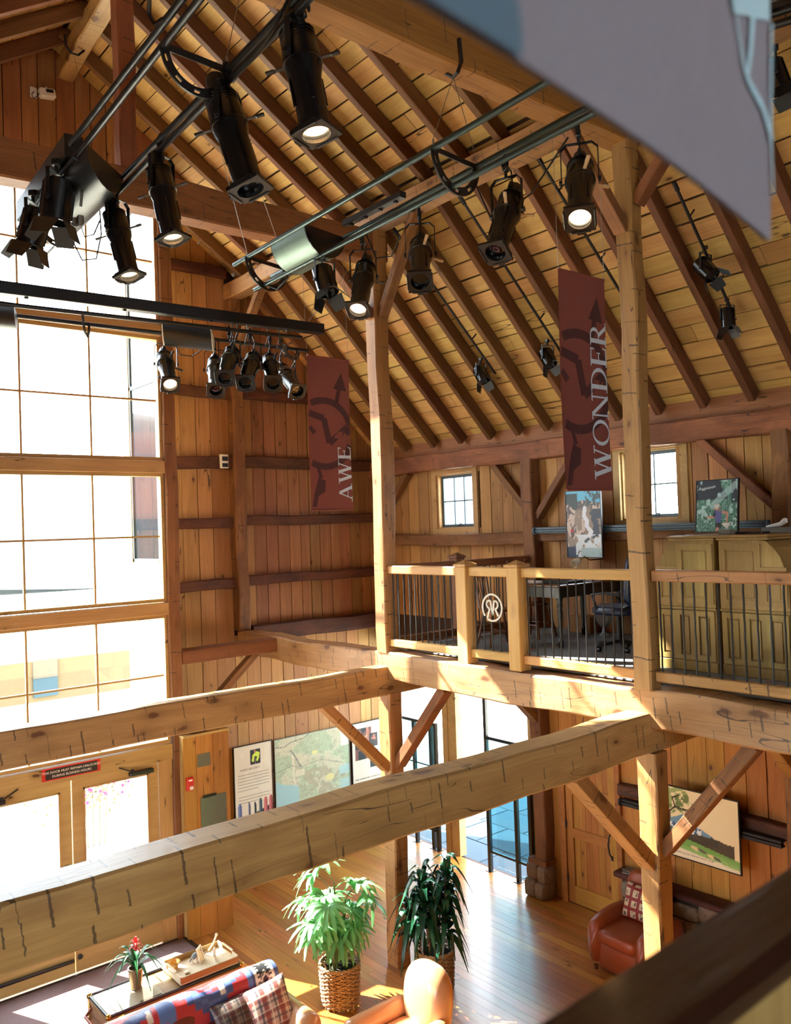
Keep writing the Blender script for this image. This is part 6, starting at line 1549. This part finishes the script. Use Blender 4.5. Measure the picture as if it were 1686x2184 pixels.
# ---- bromeliad in a pot on the trunk
pq = onz(290, 2104, TZ); pq.z = TZ-.005
br = empty('bromeliad_plant', pq, 'potted bromeliad with a red flower head on the trunk', 'plant')
M_['pot'] = plain('metal_pot', (150, 126, 100), .3, .7); M_['leafg'] = plain('bromeliad_leaf', (44, 110, 62), .35, spec=.5); M_['bract'] = plain('red_bract', (206, 66, 60), .4)
part('pot', MB().lathe([(.001, 0), (.062, .002), (.070, .10), (.076, .19), (.084, .195), (.084, .21), (.070, .21), (.064, .17), (.001, .165)], 24, Matrix.Translation(pq)), M_['pot'], br, SM)
def strap(base, az, L, w_, rise, droop, n=9, blunt=False):
    d = V3((math.cos(az), math.sin(az), 0)); s = V3((-d.y, d.x, 0)); vs = []; fs = []
    for i in range(n+1):
        t = i/n; c = base+d*(L*(t*(.55+.45*t)))+V3((0, 0, rise*math.sin(PI*.5*min(1, t*1.25))-droop*max(0, t-.35)**2*2.4)); ww = w_*((min(1, .25+t*2.2)*min(1, .35+(1-t)*5)) if blunt else math.sin(PI*min(.97, .12+.88*t)**.8))*.5+.0012
        vs += [c-s*ww+V3((0, 0, ww*.35)), c, c+s*ww+V3((0, 0, ww*.35))]
    for i in range(n): fs += [(3*i, 3*i+1, 3*i+4, 3*i+3), (3*i+1, 3*i+2, 3*i+5, 3*i+4)]
    return vs, fs
for k in range(16):
    az = k*2.4+random.uniform(-.2, .2); lv = k/16; vs, fs = strap(pq+V3((0, 0, .19)), az, .40-.15*lv, .042, .12+.18*lv, .24-.1*lv); mb = MB().add(vs, fs); part('leaf', mb, M_['leafg'], br, True)
part('flower_stem', MB().tube([pq+V3((0, 0, .19)), pq+V3((.005, 0, .36)), pq+V3((.01, 0, .44))], [.012, .011, .010], 8), M_['bract'], br, SM)
for k in range(12):
    lv = k/12; vs, fs = strap(pq+V3((.008, 0, .37+.07*lv)), k*2.4, .11-.06*lv, .026, .05+.06*lv, .05, 6); part('bract', MB().add(vs, fs), M_['bract'], br, True)

# ---- wicker baskets with tall plants
M_['wicker'] = wood('wicker', (186, 156, 116), (124, 98, 70), knots=0, cracks=0, rough=.55, axis='z', var=.05); M_['soil'] = plain('soil', (44, 32, 24), .95)
def basket(root, c, r0, r1, h, rows=18):
    mb = MB(); st = 22
    for j in range(rows):
        t = (j+.5)/rows; R = r0+(r1-r0)*t; n = st*4; z = .02+(h-.04)*t
        mb.tube([c+V3(((R+.010*math.cos(PI*(i/4.0)+PI*(j % 2)))*math.cos(2*PI*i/n), (R+.010*math.cos(PI*(i/4.0)+PI*(j % 2)))*math.sin(2*PI*i/n), z+.006*math.sin(i*1.3+j))) for i in range(n)], h/rows*.40, 5, 0, True)
    part('weave', mb, M_['wicker'], root, SM)
    mb = MB()
    for k in range(st):
        a = 2*PI*k/st; mb.tube([c+V3((r0*math.cos(a), r0*math.sin(a), 0)), c+V3((r1*math.cos(a), r1*math.sin(a), h))], .007, 5)
    part('stakes', mb, M_['wicker'], root, SM)
    mb = MB()
    for s in (0, 1): mb.tube([c+V3((r1*math.cos(2*PI*i/48), r1*math.sin(2*PI*i/48), h+.012*math.sin(i*PI/2+PI*s))) for i in range(48)], .013, 6, 0, True)
    part('rim', mb, M_['wicker'], root, SM)
    part('soil', MB().lathe([(.001, h-.07), (r1-.015, h-.075)], 24, Matrix.Translation(c)), M_['soil'], root)
    for s in (0, PI): mb = MB(); mb.tube([c+V3((r1*math.cos(s+e), r1*math.sin(s+e), h+zz)) for e, zz in ((-.3, -.02), (-.2, .05), (0, .075), (.2, .05), (.3, -.02))], .009, 6); part('handle', mb, M_['wicker'], root, SM)
def leafmat(name, a, b, rough=.4, trans=.0):
    m = NT(name); oi = m.node('ShaderNodeObjectInfo'); tc = m.node('ShaderNodeTexCoord'); n1 = m.noise(tc.outputs['Object'], 14, 2)
    f = m.m('ADD', m.m('MULTIPLY', oi.outputs['Random'], .7), m.m('MULTIPLY', n1, .3)); m.l(m.mix(f, lin(a), lin(b)), m.b.inputs['Base Color']); m.b.inputs['Roughness'].default_value = rough
    if trans:
        t = m.node('ShaderNodeBsdfTranslucent'); t.inputs[0].default_value = (*[x*1.2 for x in lin(b)], 1); mx = m.node('ShaderNodeMixShader'); mx.inputs[0].default_value = trans
        m.l(m.b.outputs[0], mx.inputs[1]); m.l(t.outputs[0], mx.inputs[2]); m.l(mx.outputs[0], m.n['Material Output'].inputs['Surface'])
    return m.mat
M_['palmleaf'] = leafmat('palm_leaf', (58, 134, 86), (130, 190, 122), .35, .2); M_['dracleaf'] = leafmat('dracaena_leaf', (12, 46, 34), (34, 84, 54), .26, .08); M_['stem'] = plain('green_stem', (96, 112, 60), .6); M_['cane'] = plain('brown_cane', (112, 88, 60), .8)
def fan_mesh(nl, L, spread, wd):
    mb = MB()
    for k in range(nl):
        a = -spread/2+spread*k/(nl-1); ll = L*(1-.22*abs(2*k/(nl-1)-1))
        vs, fs = strap(V3((0, 0, 0)), a, ll, wd, .06, .06+.07*((k*7) % 3), 6, True)
        mb.add(vs, fs)
    return mb.mesh('leaf', M_['palmleaf'], True)
FANS = [fan_mesh(9, .36, 3.6, .050), fan_mesh(8, .38, 3.0, .052), fan_mesh(10, .33, 4.2, .046)]
pc = V3((5.50, 7.95, 0)); lp = empty('potted_lady_palm', pc, 'bright green fan leaved palm in a woven basket, lit by the sun', 'plant')
basket(lp, pc, .205, .225, .45)
rp = random.Random(3)
for k in range(11):
    a = rp.uniform(0, 6.28); r_b = rp.uniform(.02, .11); hgt = .42+rp.uniform(.25, .95); top = pc+V3((math.cos(a)*(r_b+.16*hgt*rp.uniform(.2, .9)), math.sin(a)*(r_b+.16*hgt*rp.uniform(.2, .9)), hgt)); bs = pc+V3((math.cos(a)*r_b, math.sin(a)*r_b, .33))
    part('stem', MB().tube([bs, bs.lerp(top, .5)+V3((0, 0, .04)), top], .009, 6), M_['stem'], lp, SM)
    for j in range(3):
        az = a+j*2.1+rp.uniform(-.5, .5); at_ = bs.lerp(top, 1-.17*j); tip = at_+V3((math.cos(az)*.17, math.sin(az)*.17, .12-.04*j))
        part('petiole', MB().tube([at_, at_.lerp(tip, .5)+V3((0, 0, .03)), tip], .004, 5), M_['stem'], lp, SM)
        M = Matrix.Translation(tip) @ Matrix.Rotation(az, 4, 'Z') @ Matrix.Rotation(rp.uniform(.1, .7), 4, 'Y') @ Matrix.Diagonal([rp.uniform(.8, 1.1)]*3+[1])
        link('leaf', FANS[rp.randrange(3)], lp, M)
STR = []
for L, w_, ri, dr in ((.30, .10, .14, .40), (.28, .095, .08, .38), (.25, .085, .22, .14), (.29, .10, .04, .40)):
    vs, fs = strap(V3((.01, 0, 0)), 0, L, w_, ri, dr, 8); STR.append(MB().add(vs, fs).mesh('leaf', M_['dracleaf'], True))
dc = V3((6.50, 7.45, 0)); dp = empty('potted_dracaena', dc, 'dark glossy strap leaved plant in a woven basket beside the post', 'plant')
basket(dp, dc, .205, .225, .45)
canes = [(-.05, .05, 1.28), (.10, -.06, 1.36), (-.14, -.05, 1.12), (.02, .12, 1.06), (.15, .06, 1.18), (.0, -.15, .98), (-.14, .10, .94)]
for (cx_, cy_, hh) in canes:
    bs = dc+V3((cx_*.6, cy_*.6, .34)); top = dc+V3((cx_*1.5, cy_*1.5, hh)); part('cane', MB().tube([bs, bs.lerp(top, .5)+V3((.01, .01, 0)), top], [.016, .013, .010], 7), M_['cane'], dp, SM)
    nlv = 24
    for j in range(nlv):
        az = j*2.4+rp.uniform(-.25, .25); f_ = j/nlv; at_ = top+V3((0, 0, -.36*(1-f_))); kind = 2 if f_ > .8 else (0 if f_ > .5 else (1 if f_ > .25 else 3))
        M = Matrix.Translation(at_) @ Matrix.Rotation(az, 4, 'Z') @ Matrix.Rotation(-.75*max(0, f_-.6)+rp.uniform(-.1, .1), 4, 'Y') @ Matrix.Diagonal([rp.uniform(.75, 1.05)]*3+[1])
        link('leaf', STR[kind], dp, M)

# ---- sofa with blanket and cushions
sf = empty('leather_sofa', (3.6, 7.4, 0), 'dark red leather sofa seen from above with a blanket over its back', 'sofa')
sx0, sx1, sy = 2.35, 4.50, 7.64
M_['sofa'] = plain('sofa_leather', (112, 44, 36), .36, spec=.5)
def roll(p, q, r, ry=None, e=1.0):
    p = V3(p); q = V3(q); d = (q-p); L = d.length; x = d/L; z = V3((0, 0, 1)); y = z.cross(x); ry = ry or r
    def f(u, v):
        a = 2*PI*u; t = min(max(v, 0), 1); k = (1-abs(2*t-1)**14)**.5
        return p+x*(L*t)+y*(ry*math.cos(a)*k)+z*(r*math.sin(a)*k)
    return MB().grid(f, 24, 30, 0, True)
part('base', MB().bb((sx0, 6.80, .08), (sx1, 7.72, .36), 0, .02), M_['sofa'], sf)
mb = se(((sx0+sx1)/2, 7.58, .58), ((sx1-sx0)/2-.03, .13, .34), .3, .15, Matrix.Rotation(-.10, 3, 'X'), 40, 14); part('backrest', mb, M_['sofa'], sf, True)
part('back_roll', roll((sx0+.02, sy+.02, .82), (sx1-.06, sy+.02, .82), .145, .16), M_['sofa'], sf, True)
for k in range(3): a = sx0+.12+(sx1-.34-sx0)*k/3; part('seat_cushion', se((a+.32, 7.14, .43), (.33, .33, .085), .4, .3), M_['sofa'], sf, True)
mb = roll((0, 0, 0), (1, 0, 0), .13); mb = MB().grid(lambda u, v: V3((sx1-.04+.135*math.cos(2*PI*u)*((1-abs(2*v-1)**14)**.5), 7.70-.78*v, .55+.135*math.sin(2*PI*u)*((1-abs(2*v-1)**14)**.5))), 26, 24, 0, True)
part('arm_roll', mb, M_['tanleather'], sf, True)['label'] = 'tan rolled arm end'
mb = MB(); mb.bb((sx1-.16, 6.94, .10), (sx1+.06, 7.70, .50), 0, .03); part('arm_panel', mb, M_['tanleather'], sf)
for x in (sx0+.1, sx1-.1):
    for y in (6.88, 7.66): part('foot', MB().lathe([(.025, 0), (.032, .09)], 8, Matrix.Translation((x, y, 0))), M_['browntop'], sf)
def p_blanket(P, U, V):
    P[:] = (186, 52, 56); b = (18, 26); st = lambda x, n: np.floor(x*n)/n
    u = U*2.2; tri = np.abs(((st(u, 14)+.12) % 1.0)-.5)*2; vv = st(V, 16)
    put(P, np.abs(vv-(.12+.70*tri)) < .17, (66, 84, 128)); put(P, np.abs(vv-(.12+.70*tri)) < .055, (84, 104, 150)); put(P, np.abs(V-(.38+.70*tri)) < .012, (66, 84, 128)); put(P, np.abs(V-(.42+.70*tri)) < .008, (206, 120, 130))
    put(P, (np.abs(((st(u, 12)+.62) % 1.0)-.5) < .12-.16*np.abs(vv-.62)) , (92, 118, 168))
    for c in (.34, .70): put(P, (np.abs(U-c-.02*(V-.5)) < .012) & (np.abs(V-.40) < .12), (224, 210, 190))
    e = U > .86; put(P, e, (58, 70, 108)); put(P, (U > .885) & (U < .965), (28, 28, 32)); cr_c = (220, 210, 190)
    tooth = (np.floor(V*26) % 2 == 0)
    put(P, (np.abs(U-.878) < .008) | ((np.abs(U-.888) < .012) & tooth), cr_c); put(P, (np.abs(U-.972) < .006) | ((np.abs(U-.962) < .010) & tooth), cr_c)
    dd = np.abs(U-.925)/.030+np.abs(((V*2.2) % 1)-.5)/.26; put(P, (dd < 1) & (dd > .62), cr_c); put(P, np.abs(dd-1.3) < .08, cr_c, .7)
    put(P, U > .985, (70, 84, 122))
NU, NV = 150, 60
def bl(u, v):
    X = 2.40+2.03*u; a = math.radians(-28+236*v); r = .160+.004*math.sin(u*40+v*9)+.006*math.sin(u*17)
    if v < .22: # hangs down the seat side
        t = (.22-v)/.22; a2 = math.radians(-28+236*.22); c = V3((X, sy+.02-.178*math.cos(a2-.35), .82+r*math.sin(a2))); return c+V3((0, .03*t*0-.012*math.sin(u*23)*t-.02*t, -.16*t))
    if v > .86:
        t = (v-.86)/.14; a2 = math.radians(-28+236*.86); return V3((X, sy+.02-.178*math.cos(a2-.35), .82+r*math.sin(a2)))+V3((0, .012*math.sin(u*19)*t, -.20*t))
    return V3((X, sy+.02-.178*math.cos(a-.35), .82+r*math.sin(a)))
mb = MB().grid(bl, NU, NV); solo('woven_blanket', mb, M_['print'], (3.6, sy, .8), 'red and blue patterned woven blanket draped along the sofa back', 'blanket', None, True, None, paint(NU, NV, p_blanket))
def p_plaid(P, U, V):
    P[:] = (196, 168, 150); 
    for k, (w_, c, a) in enumerate(((.05, (126, 52, 50), .75), (.02, (60, 62, 74), .7), (.012, (232, 220, 200), .8))):
        for per, ph in ((.33, .1+.11*k),): put(P, np.abs(((U+ph) % per)-per/2) < w_, c, a); put(P, np.abs(((V+ph*1.3) % per)-per/2) < w_, c, a*.8)
def p_plaid2(P, U, V): p_plaid(P, U, V); P *= .55
Rp = Matrix(((.98, .05, -.10), (-.05, .62, -.76), (.10, .76, .62))).to_3x3()
pillow((4.19, 7.30, .72), .50, .46, .09, Rp, p_plaid, 'light plaid cushion at the right end of the sofa', 'plaid_cushion')
Rp2 = Matrix(((.99, .0, -.05), (-.02, .66, -.74), (.05, .74, .66))).to_3x3()
pillow((3.86, 7.33, .70), .42, .44, .07, Rp2, p_plaid2, 'dark plaid cushion half behind the light one', 'plaid_cushion')

# ---- tan leather club chair, lower middle
cc2 = empty('club_chair', (5.3, 6.5, 0), 'tan leather club chair with a rounded back, in full sun', 'armchair')
bk = onz(902, 2120, .72); 
part('backrest', se((bk.x+.06, bk.y, .66), (.17, .30, .34), .75, .85, Matrix.Rotation(.12, 3, 'Y'), 30, 20), M_['tanleather'], cc2, True)
mb = MB(); n = 30
mb.tube([V3((bk.x+.11+.03*math.sin(PI*i/n), bk.y-.27*math.cos(PI*i/n), .70+.28*math.sin(PI*i/n))) for i in range(n+1)], .006, 6); part('piping', mb, M_['tanleather'], cc2, SM)
for s in (1, -1): part('armrest', MB().grid(lambda u, v, s=s: V3((bk.x-.75+.78*v, bk.y+s*.30+.10*math.cos(2*PI*u)*((1-abs(2*v-1)**12)**.5), .50+.11*math.sin(2*PI*u)*((1-abs(2*v-1)**12)**.5))), 24, 20, 0, True), M_['tanleather'], cc2, True)
part('seat_cushion', se((bk.x-.36, bk.y, .40), (.36, .21, .10), .5, .4), M_['tanleather'], cc2, True)
part('base', MB().bb((bk.x-.70, bk.y-.36, .07), (bk.x+.10, bk.y+.36, .42), 0, .03), M_['tanleather'], cc2)
for x in (bk.x-.62, bk.x+.02):
    for y in (bk.y-.28, bk.y+.28): part('foot', MB().lathe([(.025, 0), (.032, .08)], 8, Matrix.Translation((x, y, 0))), M_['browntop'], cc2)

# ---- handrail of the camera's own loft
hr = empty('near_handrail', (.8, .45, 3.83), 'dark blurred wooden handrail across the lower right corner', 'railing')
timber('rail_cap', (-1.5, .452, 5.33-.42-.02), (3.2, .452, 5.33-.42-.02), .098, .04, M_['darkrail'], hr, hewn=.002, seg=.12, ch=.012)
timber('lit_rail_face', (-1.5, .452, 5.33-.42-.085), (3.2, .452, 5.33-.42-.085), .075, .09, M_['cab'], hr)  # added strip, its paler wood paints the light on the rail's near face
for k in range(16):
    M = Matrix.Translation((-1.3+.29*k, .452, 3.92)) @ Matrix.Diagonal((1, 1, 1.08, 1)); link('baluster', BAL, hr, M)
timber('bottom_rail', (-1.5, .452, 3.90), (3.2, .452, 3.90), .08, .08, M_['post'], hr)
mb = MB(); mb.bb((-2.5, -7, 3.5), (9.4, .62, 3.83)); struct('trim_10', mb, M_['trim'])

# ------------------------------------------------------------------ outdoors
m = NT('dry_ground'); tc = m.node('ShaderNodeTexCoord'); n1 = m.noise(tc.outputs['Object'], .25, 5); m.l(m.mix(n1, lin((196, 190, 170)), lin((226, 220, 200))), m.b.inputs['Base Color']); m.b.inputs['Roughness'].default_value = .95
mb = MB(); mb.bb((-60, 12.1, -.3), (60, 120, -.12)); mb.bb((9.7, -40, -.3), (60, 12.1, -.12)); mb.bb((-60, -40, -.3), (-2.75, 12.1, -.12)); solo('outdoor_ground', mb, m.mat, (0, 30, -.2), 'bright dry ground outside the windows', 'ground', None, False, 'structure')
m = NT('flagstone'); tc = m.node('ShaderNodeTexCoord'); oi = m.node('ShaderNodeObjectInfo'); n1 = m.noise(tc.outputs['Object'], 6, 4); m.l(m.mix(n1, m.mix(oi.outputs['Random'], lin((50, 64, 74)), lin((72, 86, 96))), lin((60, 72, 80))), m.b.inputs['Base Color']); m.b.inputs['Roughness'].default_value = .9; m.b.inputs['Specular IOR Level'].default_value = .1
mb = MB(); mb.bb((9.44, 7.5, -.12), (16, 12.05, -.07)); pt = solo('stone_patio', mb, plain('patio_joint', (62, 66, 70), .9), (12, 9.6, -.1), 'blue grey flagstone patio outside the glazed entry', 'patio')
x = 9.45
while x < 14.5:
    wx = random.uniform(.6, 1.0); y = 7.5
    while y < 12:
        wy = random.uniform(.5, 1.1); part('flagstone', MB().bb((x+.01, y+.01, -.07), (min(x+wx, 16)-.01, min(y+wy, 12.05)-.01, -.045), 0, .006), m.mat, pt); y += wy
    x += wx
mb = MB(); mb.grid(lambda u, v: V3((-90+220*u, 95+40*v, -1+(20+9*math.sin(u*7)+5*math.sin(u*17+1))*math.sin(PI*min(1, v*.9+.02))**.8)), 40, 8); solo('distant_hills', mb, plain('hazy_hill', (88, 94, 97), 1.0), (0, 100, 0), 'pale hazy hills seen through the gable window', 'hills', None, True, 'structure')
za, zb_ = ony(120, 1492, 18).z, ony(120, 1405, 18).z
ob = empty('reflection_band', (2.0, 18.1, -.12), 'beige band with one blue panel outside the gable glass, invented for a likely reflection', 'beam')  # solid band added for what is likely a reflection in the glass
xe = ony(288, 1430, 18).x
part('beam', MB().bb((-6, 18, za), (xe, 18.2, zb_)), plain('reflection_beige', (100, 88, 66), .9), ob)
for x in (-5.9, xe-.12): part('post', MB().bb((x, 18.02, -.12), (x+.12, 18.18, za)), M_['cream'], ob)  # posts invented to carry the reflected band
wl, wr = ony(70, 1440, 18).x, ony(122, 1440, 18).x; h_ = zb_-za
part('blue_panel', MB().bb((wl, 17.97, za+h_*.12), (wr, 18.0, zb_+.02)), plain('reflection_blue', (44, 70, 84), .6), ob); part('pale_top', MB().bb((wl, 17.96, za+h_*.58), (wr, 17.97, zb_+.02)), M_['grey'], ob)
m_fl = plain('pink_flowers', (140, 60, 112), .8); m_lf = plain('pale_bush', (104, 104, 86), .8)
q = ony(205, 1672, 15.0); fb = empty('flower_bed', (q.x, 15.0, -.12), 'pale bush with pink flowers seen through the right door pane', 'shrub')
mb = MB(); rb = random.Random(9)
for k in range(160):
    c = V3((q.x+rb.gauss(0, .35), 15.2+rb.gauss(0, .2), max(0, q.z-.1+rb.gauss(0, .2)))); mb.sphere(c, .035, 5, 3)
for k in range(5): mb.tube([(q.x+.1*k-.2, 15.2, -.12), (q.x+.14*k-.28, 15.2, q.z)], .012, 5)
part('foliage', mb, m_lf, fb)['kind'] = 'stuff'
mb = MB()
for k in range(26):
    c = V3((q.x+rb.gauss(0, .35), 14.9+rb.gauss(0, .1), q.z-.05+rb.gauss(0, .13))); mb.sphere(c, .035, 5, 4)
part('blossoms', mb, m_fl, fb)['kind'] = 'stuff'
